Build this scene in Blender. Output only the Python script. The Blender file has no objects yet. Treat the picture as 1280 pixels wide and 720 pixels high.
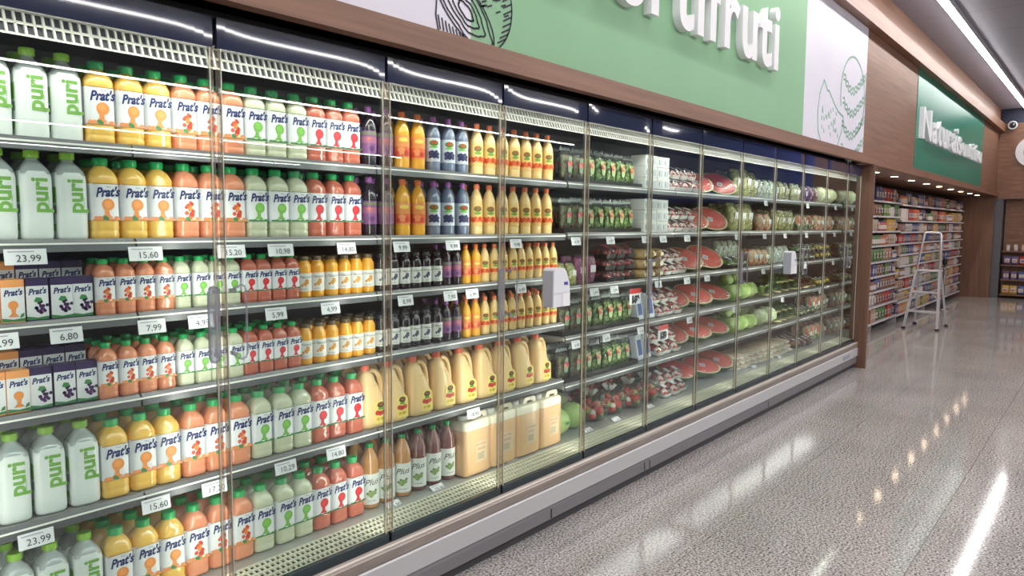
import bpy, math, random
from mathutils import Vector, Matrix
C = bpy.context.scene.collection
SC = bpy.context.scene
rnd = random.Random(7)
pi = math.pi

# ------------------------------------------------------------------ camera
cam_d = bpy.data.cameras.new('camera'); cam = bpy.data.objects.new('camera', cam_d); C.objects.link(cam); SC.camera = cam
F, YAW, PITCH, ROLL = 923.68, 0.686592, -0.088054, 0.00765
fw = Vector((math.cos(YAW)*math.cos(PITCH), math.sin(YAW)*math.cos(PITCH), math.sin(PITCH)))
rt = fw.cross(Vector((0, 0, 1))).normalized(); up = rt.cross(fw)
c_, s_ = math.cos(ROLL), math.sin(ROLL)
rt, up = rt*c_ + up*s_, up*c_ - rt*s_
cam.matrix_world = Matrix(((rt.x, up.x, -fw.x, -1.3348), (rt.y, up.y, -fw.y, -2.4053), (rt.z, up.z, -fw.z, 1.708), (0, 0, 0, 1)))
cam_d.sensor_width = 36; cam_d.lens = F/1280*36; cam_d.clip_end = 200; cam_d.clip_start = .05

# ------------------------------------------------------------------ world, exposure
w = bpy.data.worlds.new('world'); SC.world = w; w.use_nodes = True
w.node_tree.nodes['Background'].inputs[0].default_value = (.80, .84, .95, 1)
w.node_tree.nodes['Background'].inputs[1].default_value = .45
SC.view_settings.view_transform = 'Standard'; SC.view_settings.look = 'None'
SC.view_settings.exposure = 0.0; SC.view_settings.gamma = 1; SC.view_settings.use_curve_mapping = False
SC.cycles.transparent_max_bounces = 24
SC.cycles.max_bounces = 8
SC.cycles.sample_clamp_indirect = 6

def area_light(name, loc, rot, sx, sy, energy, col=(1, 1, 1), spread=180):
    d = bpy.data.lights.new(name, 'AREA'); d.shape = 'RECTANGLE'; d.size = sx; d.size_y = sy; d.energy = energy; d.color = col
    d.spread = math.radians(spread)
    o = bpy.data.objects.new(name, d); C.objects.link(o); o.location = loc; o.rotation_euler = rot
    return o
LED_E = 34.0
# light bars of the refrigerated case, under the canopy and running its length
area_light('case_light', (3.3, .078, 2.318), (math.radians(14), 0, 0), 9.4, .03, 31, (1, .95, .87))
# unseen fill lights added behind the door posts to brighten the goods
for i_ in range(-1, 11):
    area_light('post_fill', (i_*.755, .012, 1.33), (math.radians(90), 0, 0), .02, 1.9, 3.7, (1, .95, .87))

# ------------------------------------------------------------------ materials
def L(c):   # sRGB 0-255 -> linear
    return tuple((v/255/12.92 if v/255 <= .04045 else ((v/255+.055)/1.055)**2.4) for v in c)
_M = {}
def mat(name, col, rough=.5, metal=0, coat=0, emit=0, trans=0, spec=.5):
    if name in _M: return _M[name]
    m = bpy.data.materials.new(name); m.use_nodes = True
    b = m.node_tree.nodes['Principled BSDF']; lin = L(col)
    b.inputs['Base Color'].default_value = (*lin, 1); b.inputs['Roughness'].default_value = rough
    b.inputs['Metallic'].default_value = metal; b.inputs['Coat Weight'].default_value = coat
    b.inputs['Coat Roughness'].default_value = .08
    b.inputs['Specular IOR Level'].default_value = spec
    b.inputs['Transmission Weight'].default_value = trans
    if emit:
        b.inputs['Emission Color'].default_value = (*lin, 1); b.inputs['Emission Strength'].default_value = emit
    _M[name] = m; return m
def noisy(name, c1, c2, scale=20, rough=.5, stretch=(1, 1, 1), detail=4, coat=0, lo=.35, hi=.65, bump=0, metal=0, c3=None):
    if name in _M: return _M[name]
    m = mat(name, c1, rough, metal, coat); nt = m.node_tree; N = nt.nodes; K = nt.links
    tc = N.new('ShaderNodeTexCoord'); mp = N.new('ShaderNodeMapping'); mp.inputs['Scale'].default_value = stretch
    no = N.new('ShaderNodeTexNoise'); no.inputs['Scale'].default_value = scale; no.inputs['Detail'].default_value = detail
    cr = N.new('ShaderNodeValToRGB'); e = cr.color_ramp.elements
    e[0].position = lo; e[0].color = (*L(c1), 1); e[1].position = hi; e[1].color = (*L(c2), 1)
    if c3:
        x = e.new((lo+hi)/2); x.color = (*L(c3), 1)
    K.new(tc.outputs['Object'], mp.inputs[0]); K.new(mp.outputs[0], no.inputs['Vector']); K.new(no.outputs[0], cr.inputs[0])
    K.new(cr.outputs[0], N['Principled BSDF'].inputs['Base Color'])
    if bump:
        bp = N.new('ShaderNodeBump'); bp.inputs['Strength'].default_value = bump; bp.inputs['Distance'].default_value = .01
        K.new(no.outputs[0], bp.inputs['Height']); K.new(bp.outputs[0], N['Principled BSDF'].inputs['Normal'])
    return m
def clear(name, col=(238, 244, 242), ior=1.45, rough=.02, mixin=0.0, body=(200, 205, 205)):
    """thin clear sheet: transparent with a Fresnel gloss, optionally a little milky body"""
    if name in _M: return _M[name]
    m = bpy.data.materials.new(name); m.use_nodes = True; nt = m.node_tree; N = nt.nodes; K = nt.links
    N.remove(N['Principled BSDF']); out = N['Material Output']
    t = N.new('ShaderNodeBsdfTransparent'); t.inputs[0].default_value = (*L(col), 1)
    g = N.new('ShaderNodeBsdfGlossy'); g.inputs['Roughness'].default_value = rough
    fr = N.new('ShaderNodeFresnel'); ge = N.new('ShaderNodeNewGeometry'); mr = N.new('ShaderNodeMapRange')   # same sheet reflectance from either face
    mr.inputs[3].default_value = ior; mr.inputs[4].default_value = 1/ior; K.new(ge.outputs['Backfacing'], mr.inputs[0]); K.new(mr.outputs[0], fr.inputs[0])
    mx = N.new('ShaderNodeMixShader'); src = t.outputs[0]
    if mixin:
        d = N.new('ShaderNodeBsdfDiffuse'); d.inputs[0].default_value = (*L(body), 1)
        m0 = N.new('ShaderNodeMixShader'); m0.inputs[0].default_value = mixin
        K.new(t.outputs[0], m0.inputs[1]); K.new(d.outputs[0], m0.inputs[2]); src = m0.outputs[0]
    K.new(fr.outputs[0], mx.inputs[0]); K.new(src, mx.inputs[1]); K.new(g.outputs[0], mx.inputs[2]); K.new(mx.outputs[0], out.inputs[0])
    _M[name] = m; return m

WOOD = noisy('walnut_wood', (116, 80, 62), (146, 105, 82), 3.2, .45, (.35, 1, 9), 8, lo=.3, hi=.72)
WOODV = noisy('walnut_wood_upright', (100, 70, 56), (126, 90, 72), 3.2, .45, (9, 9, .35), 8, lo=.3, hi=.72)
SHELFM = mat('shelf_metal', (170, 170, 168), .35, .35)
LIP = mat('shelf_rail', (106, 106, 110), .34, .4)
DARK = mat('dark_rubber', (22, 24, 28), .4)
WHITE = mat('white_plastic', (236, 236, 238), .35)
BLACKP = mat('black_paint', (14, 14, 17), .5)
BUMP1 = noisy('bumper_brushed_steel', (142, 132, 124), (160, 150, 142), 30, .38, (.1, 1, 1), 3, metal=.4)
BUMP2 = mat('bumper_light_steel', (196, 194, 196), .42, .25)
BUMP3 = mat('plinth_grey', (132, 130, 134), .4, .4)
GLASS = clear('door_glass', (240, 246, 243), 1.5, .0)
ACRYL = clear('clear_acrylic', (222, 222, 214), 1.5, .05, .10, (220, 215, 205))
HANDLE = clear('clear_handle_plastic', (214, 216, 220), 1.5, .06, .22, (215, 215, 222))
NAVY = mat('navy_enamel', (46, 54, 80), .03, 0, .3)
INNER = noisy('case_liner_grey', (104, 106, 112), (116, 118, 124), 4, .4)
LED = mat('led_diffuser', (255, 252, 248), .5, emit=LED_E)
FILM = clear('cling_film', (242, 244, 244), 1.38, .16, .03, (235, 238, 240))

# ------------------------------------------------------------------ mesh builder
class MB:
    def __init__(s): s.v = []; s.f = []; s.m = []; s.s = []; s.mats = []
    def mi(s, m):
        if m not in s.mats: s.mats.append(m)
        return s.mats.index(m)
    def add(s, vs, fs, m, smooth=False):
        o = len(s.v); s.v += [tuple(v) for v in vs]; k = s.mi(m)
        for f in fs: s.f.append(tuple(i+o for i in f)); s.m.append(k); s.s.append(smooth)
        return s
    def box(s, x0, x1, y0, y1, z0, z1, m):
        vs = [(x, y, z) for z in (z0, z1) for y in (y0, y1) for x in (x0, x1)]
        return s.add(vs, [(0, 2, 3, 1), (4, 5, 7, 6), (0, 1, 5, 4), (2, 6, 7, 3), (0, 4, 6, 2), (1, 3, 7, 5)], m)
    def bbox(s, x0, x1, y0, y1, z0, z1, b, m):   # box with chamfered upright and level edges
        rings = []
        for z, i in ((z0, b), (z0+b, 0), (z1-b, 0), (z1, b)):
            X0, X1, Y0, Y1 = x0+i, x1-i, y0+i, y1-i
            rings.append([(X0+b, Y0, z), (X1-b, Y0, z), (X1, Y0+b, z), (X1, Y1-b, z), (X1-b, Y1, z), (X0+b, Y1, z), (X0, Y1-b, z), (X0, Y0+b, z)])
        return s.loft(rings, m)
    def loft(s, rings, m, smooth=False, caps=True, mats=None):
        n = len(rings[0]); vs = [p for r in rings for p in r]; o = len(s.v); s.v += [tuple(v) for v in vs]
        for i in range(len(rings)-1):
            mm = mats[i] if mats else m; k = s.mi(mm)
            for j in range(n):
                a = o+i*n+j; b = o+i*n+(j+1) % n
                s.f.append((a, b, b+n, a+n)); s.m.append(k); s.s.append(smooth)
        if caps:
            s.f.append(tuple(o+j for j in reversed(range(n)))); s.m.append(s.mi(mats[0] if mats else m)); s.s.append(False)
            s.f.append(tuple(o+(len(rings)-1)*n+j for j in range(n))); s.m.append(s.mi(mats[-1] if mats else m)); s.s.append(False)
        return s
    def lathe(s, prof, m, n=16, p=2.0, sy=1.0, cx=0, cy=0, mats=None, smooth=True, caps=True):
        return s.loft([[(cx+x, cy+y, z) for x, y in sup(r, r*sy, p if not isinstance(p, list) else p[i], n)] for i, (r, z) in enumerate(prof)], m, smooth, caps, mats)
    def tube(s, path, r, m, n=8, closed=False):
        P = [Vector(p) for p in path]; rings = []
        for i, q in enumerate(P):
            a = P[i-1] if i else (P[-1] if closed else P[0]); b = P[(i+1) % len(P)] if (closed or i < len(P)-1) else P[-1]
            t = (b-a).normalized(); u = t.cross(Vector((0, 1, 0)))
            if u.length < .1: u = t.cross(Vector((1, 0, 0)))
            u.normalize(); v = t.cross(u)
            rr = r[i] if isinstance(r, (list, tuple)) else r
            rings.append([q+u*rr*math.cos(2*pi*k/n)+v*rr*math.sin(2*pi*k/n) for k in range(n)])
        if closed: rings.append(rings[0])
        return s.loft(rings, m, True, not closed)
    def prism(s, pts, axis, a, b, m):   # closed outline extruded along an axis
        def P(u, v, w): return {'y': (u, w, v), 'x': (w, u, v), 'z': (u, v, w)}[axis]
        return s.loft([[P(u, v, a) for u, v in pts], [P(u, v, b) for u, v in pts]], m)
    def sphere(s, c, r, m, n=12, k=8, sc=(1, 1, 1), jit=0, rg=None, fn=None):
        rings = []
        for i in range(1, k):
            t = pi*i/k; rings.append([])
            for j in range(n):
                a = 2*pi*j/n; d = Vector((math.sin(t)*math.cos(a), math.sin(t)*math.sin(a), -math.cos(t)))
                rr = r*(1+(rg.uniform(-jit, jit) if rg else 0))*(fn(a, t) if fn else 1)
                rings[-1].append((c[0]+d.x*rr*sc[0], c[1]+d.y*rr*sc[1], c[2]+d.z*rr*sc[2]))
        return s.loft(rings, m, True)
    def flat(s, poly, M, m):   # polygon given in 2D, placed by function M(u,v)
        return s.add([M(u, v) for u, v in poly], [tuple(range(len(poly)))], m)
    def text(s, body, size, M, m, shear=0, bold=0, align='CENTER', ext=0, sx=1.0, space=1.0):
        vs, fs = text_mesh(body, size, shear, bold, align, ext, sx, space)
        return s.add([M(*v) for v in vs], fs, m)
    def mesh(s, name):
        me = bpy.data.meshes.new(name); me.from_pydata(s.v, [], s.f)
        for m in s.mats: me.materials.append(m)
        me.polygons.foreach_set('material_index', s.m); me.polygons.foreach_set('use_smooth', s.s); me.update()
        return me
    def obj(s, name, parent=None, loc=None):
        o = bpy.data.objects.new(name, s.mesh(name)); C.objects.link(o)
        if parent: o.parent = parent
        if loc: o.location = loc
        return o
def sup(rx, ry, p, n):
    out = []
    for j in range(n):
        a = 2*pi*(j+.5)/n; c, s = math.cos(a), math.sin(a)
        k = (abs(c)**p+abs(s)**p)**(-1/p)
        out.append((rx*c*k, ry*s*k))
    return out
_T = {}
def text_mesh(body, size, shear, bold, align, ext, sx, space):
    key = (body, size, shear, bold, align, ext, sx, space)
    if key in _T: return _T[key]
    cu = bpy.data.curves.new('t', 'FONT'); cu.body = body; cu.size = size; cu.shear = shear; cu.offset = bold
    cu.align_x = align; cu.align_y = 'CENTER' if not ext else 'BOTTOM_BASELINE'; cu.extrude = ext; cu.resolution_u = 3 if not ext else 8; cu.space_character = space
    o = bpy.data.objects.new('t', cu); C.objects.link(o)
    dg = bpy.context.evaluated_depsgraph_get(); me = o.evaluated_get(dg).to_mesh()
    vs = [(v.co.x*sx, v.co.y, v.co.z) for v in me.vertices]; fs = [tuple(p.vertices) for p in me.polygons]
    o.evaluated_get(dg).to_mesh_clear(); bpy.data.objects.remove(o); bpy.data.curves.remove(cu)
    _T[key] = (vs, fs); return _T[key]

def tag(o, label=None, cat=None, group=None, kind=None):
    if label: o['label'] = label
    if cat: o['category'] = cat
    if group: o['group'] = group
    if kind: o['kind'] = kind
    return o
def empty(name, loc=(0, 0, 0), rz=0):
    o = bpy.data.objects.new(name, None); C.objects.link(o); o.location = loc; o.rotation_euler = (0, 0, rz); o.empty_display_size = .05
    return o
def struct(o): o['kind'] = 'structure'; return o
class Kind:
    """prototype: name, category, list of (part name, mesh, part label); first instance is the source, others are copies"""
    def __init__(s, name, cat, parts, scale=1): s.name, s.cat, s.parts, s.scale, s.src = name, cat, parts, scale, None
    def put(s, loc, label, group, rz=0, tilt=0, sc=1):
        if s.src is None:
            r = empty(s.name); kids = []
            for pn, me, pl in s.parts:
                c = bpy.data.objects.new(pn, me); C.objects.link(c); c.parent = r
                if pl: c['label'] = pl
                kids.append(c)
            s.src = (r, kids)
        else:
            r = s.src[0].copy(); C.objects.link(r)
            for k in s.src[1]:
                c = k.copy(); C.objects.link(c); c.parent = r
        r.location = (loc[0], loc[1], loc[2]+.0015); r.rotation_euler = (tilt, 0, rz); r.scale = (s.scale*sc,)*3
        tag(r, label, s.cat, group); return r
ORD = ['first', 'second', 'third', 'fourth', 'fifth', 'sixth', 'seventh', 'eighth', 'ninth', 'tenth', 'eleventh', 'twelfth', 'thirteenth', 'fourteenth',
       'fifteenth', 'sixteenth', 'seventeenth', 'eighteenth', 'nineteenth', 'twentieth']
def ordn(i): return ORD[i] if i < 20 else 'twenty-'+ORD[i-20] if i < 29 else 'thirtieth' if i == 29 else 'thirty-'+ORD[i-30] if i < 39 else 'fortieth' if i == 39 else 'forty-'+ORD[i-40]
SH = {1: 'the top shelf', 2: 'the second shelf', 3: 'the third shelf', 4: 'the fourth shelf', 5: 'the fifth shelf', 6: 'the bottom deck'}
RW = ['front row', 'second row', 'third row', 'fourth row']

# ------------------------------------------------------------------ setting: floor, ceiling, walls
END = 8.1      # end of the refrigerated case
FARX = 19.7
def granite():
    m = bpy.data.materials.new('grey_granite_tiles'); m.use_nodes = True; nt = m.node_tree; N = nt.nodes; K = nt.links; b = N['Principled BSDF']
    tc = N.new('ShaderNodeTexCoord')
    n1 = N.new('ShaderNodeTexNoise'); n1.inputs['Scale'].default_value = 80; n1.inputs['Detail'].default_value = 5; n1.inputs['Roughness'].default_value = .7
    r1 = N.new('ShaderNodeValToRGB'); e = r1.color_ramp.elements
    e[0].position = .40; e[0].color = (*L((74, 68, 69)), 1); e[1].position = .59; e[1].color = (*L((206, 201, 197)), 1)
    x = e.new(.49); x.color = (*L((158, 152, 149)), 1)
    n2 = N.new('ShaderNodeTexNoise'); n2.inputs['Scale'].default_value = 1.3; n2.inputs['Detail'].default_value = 3
    r2 = N.new('ShaderNodeValToRGB'); e = r2.color_ramp.elements
    e[0].position = .3; e[0].color = (.80, .80, .80, 1); e[1].position = .7; e[1].color = (1, 1, 1, 1)
    mx = N.new('ShaderNodeMix'); mx.data_type = 'RGBA'; mx.blend_type = 'MULTIPLY'; mx.inputs[0].default_value = 1
    mp = N.new('ShaderNodeMapping'); mp.inputs['Location'].default_value = (.35, .77, 0)
    br = N.new('ShaderNodeTexBrick'); br.offset = 0; br.inputs['Scale'].default_value = 1; br.inputs['Brick Width'].default_value = .92; br.inputs['Row Height'].default_value = .92
    br.inputs['Mortar Size'].default_value = .0022; br.inputs['Mortar Smooth'].default_value = .3
    br.inputs['Color1'].default_value = br.inputs['Color2'].default_value = (1, 1, 1, 1); br.inputs['Mortar'].default_value = (.42, .40, .38, 1)
    m2 = N.new('ShaderNodeMix'); m2.data_type = 'RGBA'; m2.blend_type = 'MULTIPLY'; m2.inputs[0].default_value = 1
    K.new(tc.outputs['Object'], n1.inputs['Vector']); K.new(tc.outputs['Object'], n2.inputs['Vector']); K.new(tc.outputs['Object'], mp.inputs[0]); K.new(mp.outputs[0], br.inputs['Vector'])
    K.new(n1.outputs[0], r1.inputs[0]); K.new(n2.outputs[0], r2.inputs[0]); K.new(r1.outputs[0], mx.inputs[6]); K.new(r2.outputs[0], mx.inputs[7])
    K.new(mx.outputs[2], m2.inputs[6]); K.new(br.outputs[0], m2.inputs[7]); K.new(m2.outputs[2], b.inputs['Base Color'])
    b.inputs['Roughness'].default_value = .075; b.inputs['IOR'].default_value = 1.5
    return m
struct(MB().box(-6, 34, -32, 1.6, -.06, 0, granite()).obj('floor'))
def ceilmat():
    m = mat('ceiling_grey_panels', (112, 110, 120), .5); nt = m.node_tree; N = nt.nodes; K = nt.links
    tc = N.new('ShaderNodeTexCoord'); br = N.new('ShaderNodeTexBrick'); br.offset = 0; br.inputs['Scale'].default_value = 1
    br.inputs['Brick Width'].default_value = 1.25; br.inputs['Row Height'].default_value = 6; br.inputs['Mortar Size'].default_value = .006
    br.inputs['Color1'].default_value = (*L((150, 145, 156)), 1); br.inputs['Color2'].default_value = (*L((144, 141, 153)), 1); br.inputs['Mortar'].default_value = (*L((104, 100, 108)), 1)
    K.new(tc.outputs['Object'], br.inputs['Vector']); K.new(br.outputs[0], N['Principled BSDF'].inputs['Base Color'])
    return m
struct(MB().box(-6, 34, -32, 1.6, 4.46, 4.56, ceilmat()).obj('ceiling'))
# long sign wall above the case, carried on over the dry goods bay
WALLB = MB(); WALLB.box(-6, FARX, -.06, .9, 2.52, 4.46, WOOD)
struct(WALLB.obj('wall_back'))
GREENL = noisy('pale_green_panel', (134, 180, 140), (138, 184, 144), 2, .55)
GREEND = noisy('dark_green_panel', (20, 126, 104), (24, 130, 108), 2, .3)
WHITEP = noisy('white_panel', (222, 219, 232), (226, 223, 235), 2, .5)
PAN = []
PAN.append(tag(MB().box(-3.0, 1.21, -.066, -.0605, 2.521, 3.93, WHITEP).obj('wall_panel'), 'white wall panel with dark line drawing, left of the pale green panel', 'wall panel', 'printed panels above the case'))
PAN.append(tag(MB().box(1.21, 5.76, -.066, -.0605, 2.521, 3.93, GREENL).obj('wall_panel'), 'pale green wall panel behind the largest white letters', 'wall panel', 'printed panels above the case'))
PAN.append(tag(MB().box(5.76, 7.85, -.066, -.0605, 2.521, 3.93, WHITEP).obj('wall_panel'), 'white wall panel with green watermelon line drawing', 'wall panel', 'printed panels above the case'))
tag(MB().box(10.57, 17.08, -.066, -.0605, 2.521, 3.93, GREEND).obj('wall_panel'), 'dark green wall panel high above the dry goods shelving', 'wall panel', 'printed panels above the case')
# cornice, lower frame, soffit
struct(MB().box(-6, FARX, -.165, -.06, 3.93, 4.11, WOOD).obj('trim_1'))
fr = MB(); fr.box(-6, FARX, -.12, -.06, 2.42, 2.52, WOOD); struct(fr.obj('trim_2'))
struct(MB().box(END+.06, FARX, -.06, .9, 2.44, 2.52, WOOD).obj('ceiling_soffit'))
struct(MB().box(-6, END+.01, -.058, .9, 2.47, 2.52, BLACKP).obj('trim_3'))
# back wall behind case and shelving
struct(MB().box(-6, FARX, .98, 1.1, 0, 4.46, mat('dark_back_wall', (60, 50, 48), .7)).obj('wall_rear'))
# end panel of the case
ep = MB(); ep.box(END+.005, END+.055, -.14, .93, 0, 2.42, WOODV)
struct(ep.obj('wall_case_end'))
# pilaster panel that closes the dry goods bay
struct(MB().box(FARX-.12, FARX-.001, -.06, .9, 0, 2.44, WOODV).obj('wall_bay_end'))
# far wall
fwl = MB(); fwl.box(FARX, FARX+.12, -4.2, 1.2, 2.36, 4.12, WOOD); fwl.box(FARX, FARX+.12, -9.5, -4.2, 2.36, 4.12, mat('blue_fascia', (58, 68, 150), .5)); fwl.box(FARX, FARX+.12, -32, -9.5, 2.36, 4.12, mat('opposite_wall', (110, 112, 122), .6))
fwl.box(FARX+.5, FARX+.6, -32, 1.2, 0, 2.36, WOOD); fwl.box(FARX+.02, FARX+.1, -32, 1.2, 4.12, 4.46, mat('navy_wall', (40, 44, 66), .6))
struct(fwl.obj('wall_far'))
struct(MB().box(FARX-.02, FARX+.5, -.22, -.062, 0, 2.355, mat('grey_column', (92, 90, 94), .6)).obj('wall_column'))
# opposite side of the store (seen only as reflections in the door glass)
struct(MB().box(-6, 34, -32.2, -32, 0, 4.46, mat('opposite_wall', (110, 112, 122), .6)).obj('wall_opposite'))
struct(MB().box(33.9, 34.1, -32, 1.6, 0, 4.46, mat('opposite_wall', (110, 112, 122), .6)).obj('wall_end'))

# ceiling light strips
def led(x0, x1, y, label, wd=.07, drop=0):
    t = empty('ceiling_light_strip', ((x0+x1)/2, y, 4.36-drop)); h = (x1-x0)/2
    MB().box(-h, h, -wd/2-.012, wd/2+.012, .022, .1+drop, mat('white_housing', (210, 210, 215), .4)).obj('housing', t)
    MB().box(-h+.01, h-.01, -wd/2, wd/2, 0, .0215, LED).obj('diffuser', t)
    tag(t, label, 'ceiling light', 'long ceiling light strips')
led(-5, 19.6, -.61, 'long white ceiling light strip running beside the wooden cornice', .075)
led(-2, 13.8, -7.67, 'ceiling light strip across the aisle, reflected in the dark canopy glass', .045)
led(17.3, 18.4, -7.67, 'short ceiling light strip across the aisle', .075)
led(-3, 30, -12.2, 'ceiling light strip two bays across the store', .1)
led(-3, 30, -20.9, 'ceiling light strip deep across the store', .12)
led(-3, 30, -28.0, 'ceiling light strip farthest across the store', .12)
# large general lights of the aisle behind the viewer
area_light('aisle_light', (4.5, -4.0, 4.3), (0, 0, 0), 14, .6, 470, (1, .98, .98))
area_light('aisle_light', (16, -4.0, 4.3), (0, 0, 0), 8, .6, 130, (1, .98, .98))

# soffit downlights
SPX = [8.7, 9.7, 10.8, 11.95, 13.15, 14.3, 15.5, 16.7, 17.9, 19.0]
for i, x in enumerate(SPX):
    t = empty('recessed_downlight', (x, .23, 2.43))
    MB().lathe([(.06, 0), (.062, .004), (.06, .009)], WHITE, 16).obj('trim_ring', t)
    MB().lathe([(.044, -.002), (.046, -.0005)], mat('warm_lamp', (255, 226, 190), .5, emit=30), 16).obj('lens', t)
    d_ = bpy.data.lights.new('downlight_beam', 'SPOT'); d_.energy = 14; d_.spot_size = math.radians(110); d_.spot_blend = .6; d_.shadow_soft_size = .04; d_.color = (1, .84, .66)
    b_ = bpy.data.objects.new('downlight_beam', d_); C.objects.link(b_); b_.parent = t; b_.location = (0, 0, -.01)
    tag(t, 'small round recessed downlight in the wooden soffit, '+ordn(i)+' from the refrigerated case', 'downlight', 'downlights over the dry goods shelving')

# ------------------------------------------------------------------ raised lettering
LET = mat('white_letter', (240, 238, 242), .45)
def letters(word, x0, x1, zb, h, d, cats, lab, grp, ybase=-.0665, bold=.0, space=1.0):
    # each letter one thing; spread the word so that it spans x0..x1
    cu = []; pos = 0
    adv = []
    for ch in word:
        if ch == ' ': adv.append((pos, None)); pos += .3; continue
        vs, fs = text_mesh(ch, 1, 0, bold, 'LEFT', .02, 1, 1)
        a = min(v[0] for v in vs); b = max(v[0] for v in vs); adv.append((pos-a, ch)); pos += (b-a)+.075
    k = (x1-x0)/(pos-.075)
    hs = h/.73
    n = 0; seen = {}
    for off, ch in adv:
        if ch is None: continue
        vs, fs = text_mesh(ch, 1, 0, bold, 'LEFT', .02, 1, 1)
        m = MB(); m.add([(x0+(v[0]+off)*k, ybase-d/2-v[2]/.02*d/2, zb+v[1]*hs) for v in vs], fs, LET)
        c = ch; seen[c] = seen.get(c, 0)+1
        nm = {'l': 'lowercase'}
        tag(m.obj('sign_letter'), lab.format(ch=ch, nth=ordn(seen[c]-1), k=ordn(n)), 'sign letter', grp); n += 1
# "Hortifruti"
letters('Hortifruti', 1.86, 4.93, 3.0, .54, .055, 'letter', 'large white raised letter {ch} on the pale green panel, {k} letter of the word', 'large letters on the pale green panel', bold=.022)
letters('Naturais', 10.75, 14.1, 2.98, .46, .06, 'letter', 'white raised letter {ch} on the dark green panel, {k} letter of the first word', 'letters on the dark green panel', bold=.018)
letters('e nutritivos', 14.3, 16.7, 3.0, .34, .05, 'letter', 'smaller white raised letter {ch} on dark green panel, {k} letter after the first word', 'letters on the dark green panel', bold=.018)
ring = MB()
vs, fs = text_mesh('C', .95, 0, .03, 'LEFT', .03, 1, 1)
ring.add([(FARX-.032-v[2], -.38-v[0], 3.12+v[1]) for v in vs], fs, LET)
tag(ring.obj('sign_letter'), 'white raised letter C on the wooden far wall', 'sign letter')

# line drawings on the panels
def strokes(name, lines, r, m, label, par, y=-.068):
    mb = MB()
    for ln in lines:
        if len(ln) > 1:
            pts = [(x, y, z) for x, z in ln]
            for p, q in zip(pts, pts[1:]):
                dx, dz = q[0]-p[0], q[2]-p[2]; l = math.hypot(dx, dz) or 1e-6; nx, nz = -dz/l*r, dx/l*r
                ex, ez = dx/l*r*.6, dz/l*r*.6
                mb.add([(p[0]+nx-ex, y, p[2]+nz-ez), (p[0]-nx-ex, y, p[2]-nz-ez), (q[0]-nx+ex, y, q[2]-nz+ez), (q[0]+nx+ex, y, q[2]+nz+ez)], [(0, 1, 2, 3)], m)
    o = mb.obj(name, par); o['label'] = label; return o
def ell(cx, cz, a, b, rot=0, t0=0, t1=360, n=28, wob=0, rg=rnd):
    o = []
    for i in range(n+1):
        t = math.radians(t0+(t1-t0)*i/n); k = 1+wob*math.sin(t*5+1)+wob*.6*math.sin(t*9)
        x, z = a*k*math.cos(t), b*k*math.sin(t); c, s = math.cos(rot), math.sin(rot); o.append((cx+x*c-z*s, cz+x*s+z*c))
    return o
INK = mat('dark_ink', (38, 36, 52), .6); INKG = mat('green_ink', (150, 194, 168), .6)
kw = []
cx, cz = 1.17, 2.66
kw.append([(x, max(z, 2.523)) for x, z in ell(cx, cz, .235, .105, -.62)])
for s in (.86, .62, .42, .24): kw.append(ell(cx+.005, cz-.004, .235*s, .105*s, -.62, wob=.06))
kw.append([(x, max(z, 2.523)) for x, z in ell(1.30, 2.72, .20, .215, 0, 300, 480)])
kw.append([(.99, 2.66), (.985, 2.6), (1.0, 2.54)])
for i in range(9): kw.append([(1.0+i*.022, 2.60-i*.008), (1.012+i*.022, 2.545-i*.002)])
for i in range(8): a = 1.30+.2*math.cos(math.radians(-38+i*8)); z = 2.72+.215*math.sin(math.radians(-38+i*8)); kw.append([(a, z), (a-.06, z-.03)])
for i in range(16):
    a, z = rnd.uniform(1.26, 1.45), rnd.uniform(2.68, 2.86); kw.append([(a, z), (a+.03, z+.012)])
kw.append([(1.165, 2.93), (1.17, 2.775)]); kw.append(ell(.93, 2.83, .07, .03, .3))
kw.append(ell(.55, 2.95, .22, .16, .2, 200, 380))
strokes('line_drawing', kw, .0042, INK, 'dark line drawing of a cut fruit', PAN[0])
wm = []
wm.append([(6.33, 3.13), (6.21, 2.98), (6.17, 2.80), (6.2, 2.64), (6.30, 2.53)])
wm.append([(6.33, 3.13), (6.46, 3.04), (6.50, 3.05), (6.70, 2.94), (6.84, 2.88), (7.02, 2.85)])
wm.append([(7.02, 2.85), (6.98, 2.70), (6.85, 2.53)])
for i in range(26):
    a = rnd.uniform(6.28, 6.85); z = rnd.uniform(2.62, 2.95-(a-6.3)*.15); wm.append([(a, z), (a+.012, z-.03)])
wm.append([(x, z) for x, z in ell(7.35, 3.10, .46, .42, 0, -70, 200) if x < 7.84 and z > 2.53])
for k in range(4):
    z0 = 3.3-k*.24; ln = []
    for i in range(18):
        x = 6.98+i*.05; ln.append((x, z0-.12*math.sin(i*.25)+(.018 if i % 2 else -.018)))
    wm.append(ln)
    wm.append([(x, z-.05) for x, z in ln])
strokes('line_drawing', wm, .010, INKG, 'green line drawing of melons', PAN[2])

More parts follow.
